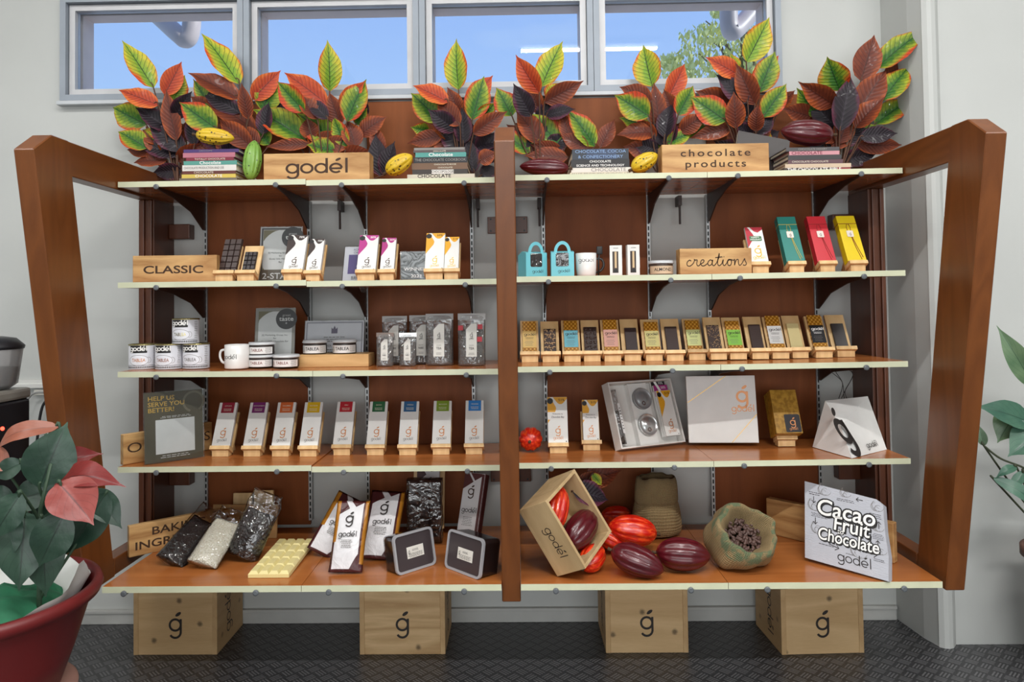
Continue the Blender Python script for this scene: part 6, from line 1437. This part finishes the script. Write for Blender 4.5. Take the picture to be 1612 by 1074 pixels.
for a in ((FG, (107, 664), (62, 768), 78, -1.22, .03), (FO, (4, 716), (94, 672), 34, -1.16, 0, (-.3, 0, .7), .3, .1), (FR, (165, 716), (88, 740), 42, -1.14, 0, (0, 0, .6), .16), (FR, (203, 772), (90, 758), 50, -1.20, -.05, (0, 0, .5), .2), (FP, (148, 828), (92, 760), 74, -1.28, -.03, (.1, 0, .2)),
          (FG, (192, 833), (140, 772), 44, -1.12, 0), (FG, (62, 892), (104, 806), 62, -1.30, 0), (FG, (104, 872), (168, 775), 56, -1.14, 0, (0, 0, -.2)), (FG, (-8, 752), (36, 728), 34, -1.2, 0), (FG, (14, 792), (86, 772), 52, -1.18, 0), (FG, (30, 930), (40, 806), 74, -1.27, -.03), (FG, (72, 940), (66, 812), 60, -1.24, 0),
          (FG, (-24, 900), (20, 800), 66, -1.3, 0), (FG, (-30, 800), (24, 790), 56, -1.2, 0), (FG, (60, 830), (92, 790), 48, -1.16, 0), (FS, (100, 700), (72, 690), 20, -1.1, 0), (FG, (84, 880), (88, 800), 50, -1.2, 0), (FG, (-12, 850), (34, 776), 50, -1.34, 0), (FO, (-40, 700), (10, 740), 40, -1.2, 0)): pl(*a)
tube(sb, [Vector((P(62, 940, -1.22).x, -1.22, RC.z - .06)) - origin, Vector((P(62, 900, -1.22).x, -1.22, RC.z - .02)) - origin, Vector((P(64, 800, -1.22).x, -1.22, P(64, 800, -1.22).z)) - origin, Vector((P(80, 730, -1.22).x, -1.22, P(80, 730, -1.22).z)) - origin], [.006, .006, .005, .004], 8)
new('stem', sb, mat((52, 74, 54), .6), t, True)
ps = thing('plant_stand', 'low round reddish stand carrying the foreground pot', 'stand', (RC.x, RC.y, 0)); z1 = RC.z - PH - .0006
bm = B(); lathe(bm, [(.20, .0006), (.205, .01), (.19, .03), (.175, z1 * .5), (.195, z1 - .03), (.222, z1 - .012), (.222, z1 - .004), (.21, z1), (0, z1)], 56); new('drum', bm, mat((150, 112, 100), .6), ps, True)
# ---------------------------------------------------------------- coffee grinder at the frame's edge
gy = -.72; gx = P(-22, 600, gy).x; s = mpp(gy)
tz = P(0, 806, gy).z
tb = thing('side_table', 'small dark side table under the coffee grinder', 'table', (gx - .12, gy - .02, 0)); boxo('tabletop', (-.22, -.2, tz - .03), (.165, .2, tz), mat((66, 58, 52), .5), tb, .003)
for a_ in (-.2, .145):
    for b_ in (-.18, .18): boxo('leg', (a_ - .015, b_ - .015, .0006), (a_ + .015, b_ + .015, tz - .0303), mat((60, 52, 46), .5), tb)
t = thing('coffee_grinder', 'black coffee grinder with smoky hopper of beans and a red light', 'grinder', (gx, gy, tz + .0006)); zz_ = lambda py: P(0, py, gy).z - tz - .0006
boxo('body', (-.085, -.085, 0), (.085, .085, zz_(632)), mat((26, 26, 30), .35), t, .008); boxo('collar', (-.088, -.088, zz_(632) + .0005), (.088, .088, zz_(614)), mat((150, 146, 138), .35, .4), t, .01)
bm = B()
for k in range(5): box2(bm, (-.07, -.0862, zz_(640 + k * 6) - .004), (.07, -.0852, zz_(640 + k * 6)))
new('vent_slots', bm, mat((60, 60, 62), .4), t)
bm = B(); lathe(bm, [(.062, zz_(613)), (.085, zz_(605)), (.099, zz_(550)), (.100, zz_(547))], 40); new('hopper', bm, clear('smoky_plastic', (214, 211, 211), .12, .06, .25), t, True)
bm = B(); lathe(bm, [(.058, zz_(612)), (.080, zz_(604)), (.091, zz_(580)), (0, zz_(578))], 36); new('bean_fill', bm, bumpy('coffee_beans', (78, 62, 54), (110, 88, 76), 110, .004), t, True)['kind'] = 'stuff'
bm = B(); lathe(bm, [(.102, zz_(550)), (.104, zz_(545)), (.08, zz_(533)), (.045, zz_(530)), (0, zz_(530))], 40); new('lid', bm, mat((30, 30, 34), .4), t, True)
led = MB('red_light', .4); led.color((230, 40, 30)); led.b.inputs['Emission Color'].default_value = (1, .06, .03, 1); led.b.inputs['Emission Strength'].default_value = 4
bm = B(); lathe(bm, [(.006, 0), (.006, .002), (0, .003)], 16); bmesh.ops.rotate(bm, cent=(0, 0, 0), matrix=Matrix.Rotation(rad(90), 3, 'X'), verts=bm.verts); o = new('indicator_light', bm, led.m, t); q = P(4, 675, gy - .086); o.location = (q.x - gx, -.0855, q.z - tz - .0006)
for pts, r_, c, lab in (([(75, 618), (52, 620), (38, 640), (31, 668), (28, 700), (26, 760)], .0045, (150, 150, 148), 'grey cable hanging down the wall beside the grinder'), ([(76, 628), (67, 640), (61, 668), (57, 700), (40, 760), (20, 800)], .0055, (24, 24, 28), 'black power cord hanging between grinder and display frame')):
    bm = B(); tube(bm, spline([P(a_, b_, -.03) for a_, b_ in pts], 5), r_, 8); tag(new('power_cord', bm, mat(c, .5), smooth=True), lab, 'cord')
q = P(66, 618, -.015); boxo_ = boxo('wall_socket', (-.035, -.014, -.012), (.035, .0, .012), mat((206, 204, 196), .4), None, .002); boxo_.location = (q.x, -.0006, q.z); tag(boxo_, 'small cream cable outlet on the wall rail beside the display frame', 'socket')
# ---------------------------------------------------------------- plant by the pier
py_ = -.50; pc = P(1692, 905, py_); t = thing('potted_plant', 'leafy green plant in a brown pot at the pier, cut off by the frame', 'plant', (pc.x, py_, 0)); og = Vector(t.location); sb2 = B()
ht = P(1610, 868, py_).z; bm = B(); lathe(bm, [(.10, .0006), (.11, .01), (.138, ht - .03), (.15, ht - .03), (.15, ht), (.135, ht), (.125, ht - .04), (0, ht - .05)], 40); new('pot', bm, mat((96, 60, 46), .6), t, True)
base_ = Vector((0, 0, ht - .05))
GL = fabric_leaf('grey_green_leaf', (84, 116, 84), (120, 146, 108), (64, 92, 66)); GD = fabric_leaf('deep_green_leaf', (52, 92, 76), (84, 122, 100), (40, 70, 58))
for a in ((GL, (1568, 512), (1628, 610), 34, py_, .0), (GD, (1534, 640), (1626, 668), 44, py_ + .03, 0, (0, 0, .5)), (GL, (1570, 698), (1604, 644), 44, py_ + .06, 0), (GL, (1604, 640), (1640, 690), 40, py_ + .08, 0), (GD, (1586, 720), (1650, 672), 56, py_, 0), (FS, (1540, 668), (1549, 702), 15, py_ + .02, 0), (GD, (1566, 755), (1600, 735), 14, py_, 0, None, .3), (GD, (1618, 800), (1562, 752), 22, py_, 0, (.4, 0, .2), .35), (GD, (1590, 776), (1612, 742), 16, py_, 0), (GL, (1660, 560), (1650, 660), 40, py_, 0), (GD, (1700, 640), (1660, 700), 50, py_, 0), (GL, (1690, 720), (1664, 760), 40, py_, 0)):
    pl(*a, par=t, org=og, stem_to=base_, sbm=sb2) if len(a) > 5 else None
tube(sb2, spline([base_, P(1650, 760, py_) - og, P(1612, 737, py_) - og, P(1575, 722, py_) - og, P(1549, 702, py_) - og], 6), .0035, 7); new('stem', sb2, mat((60, 66, 46), .6), t, True)
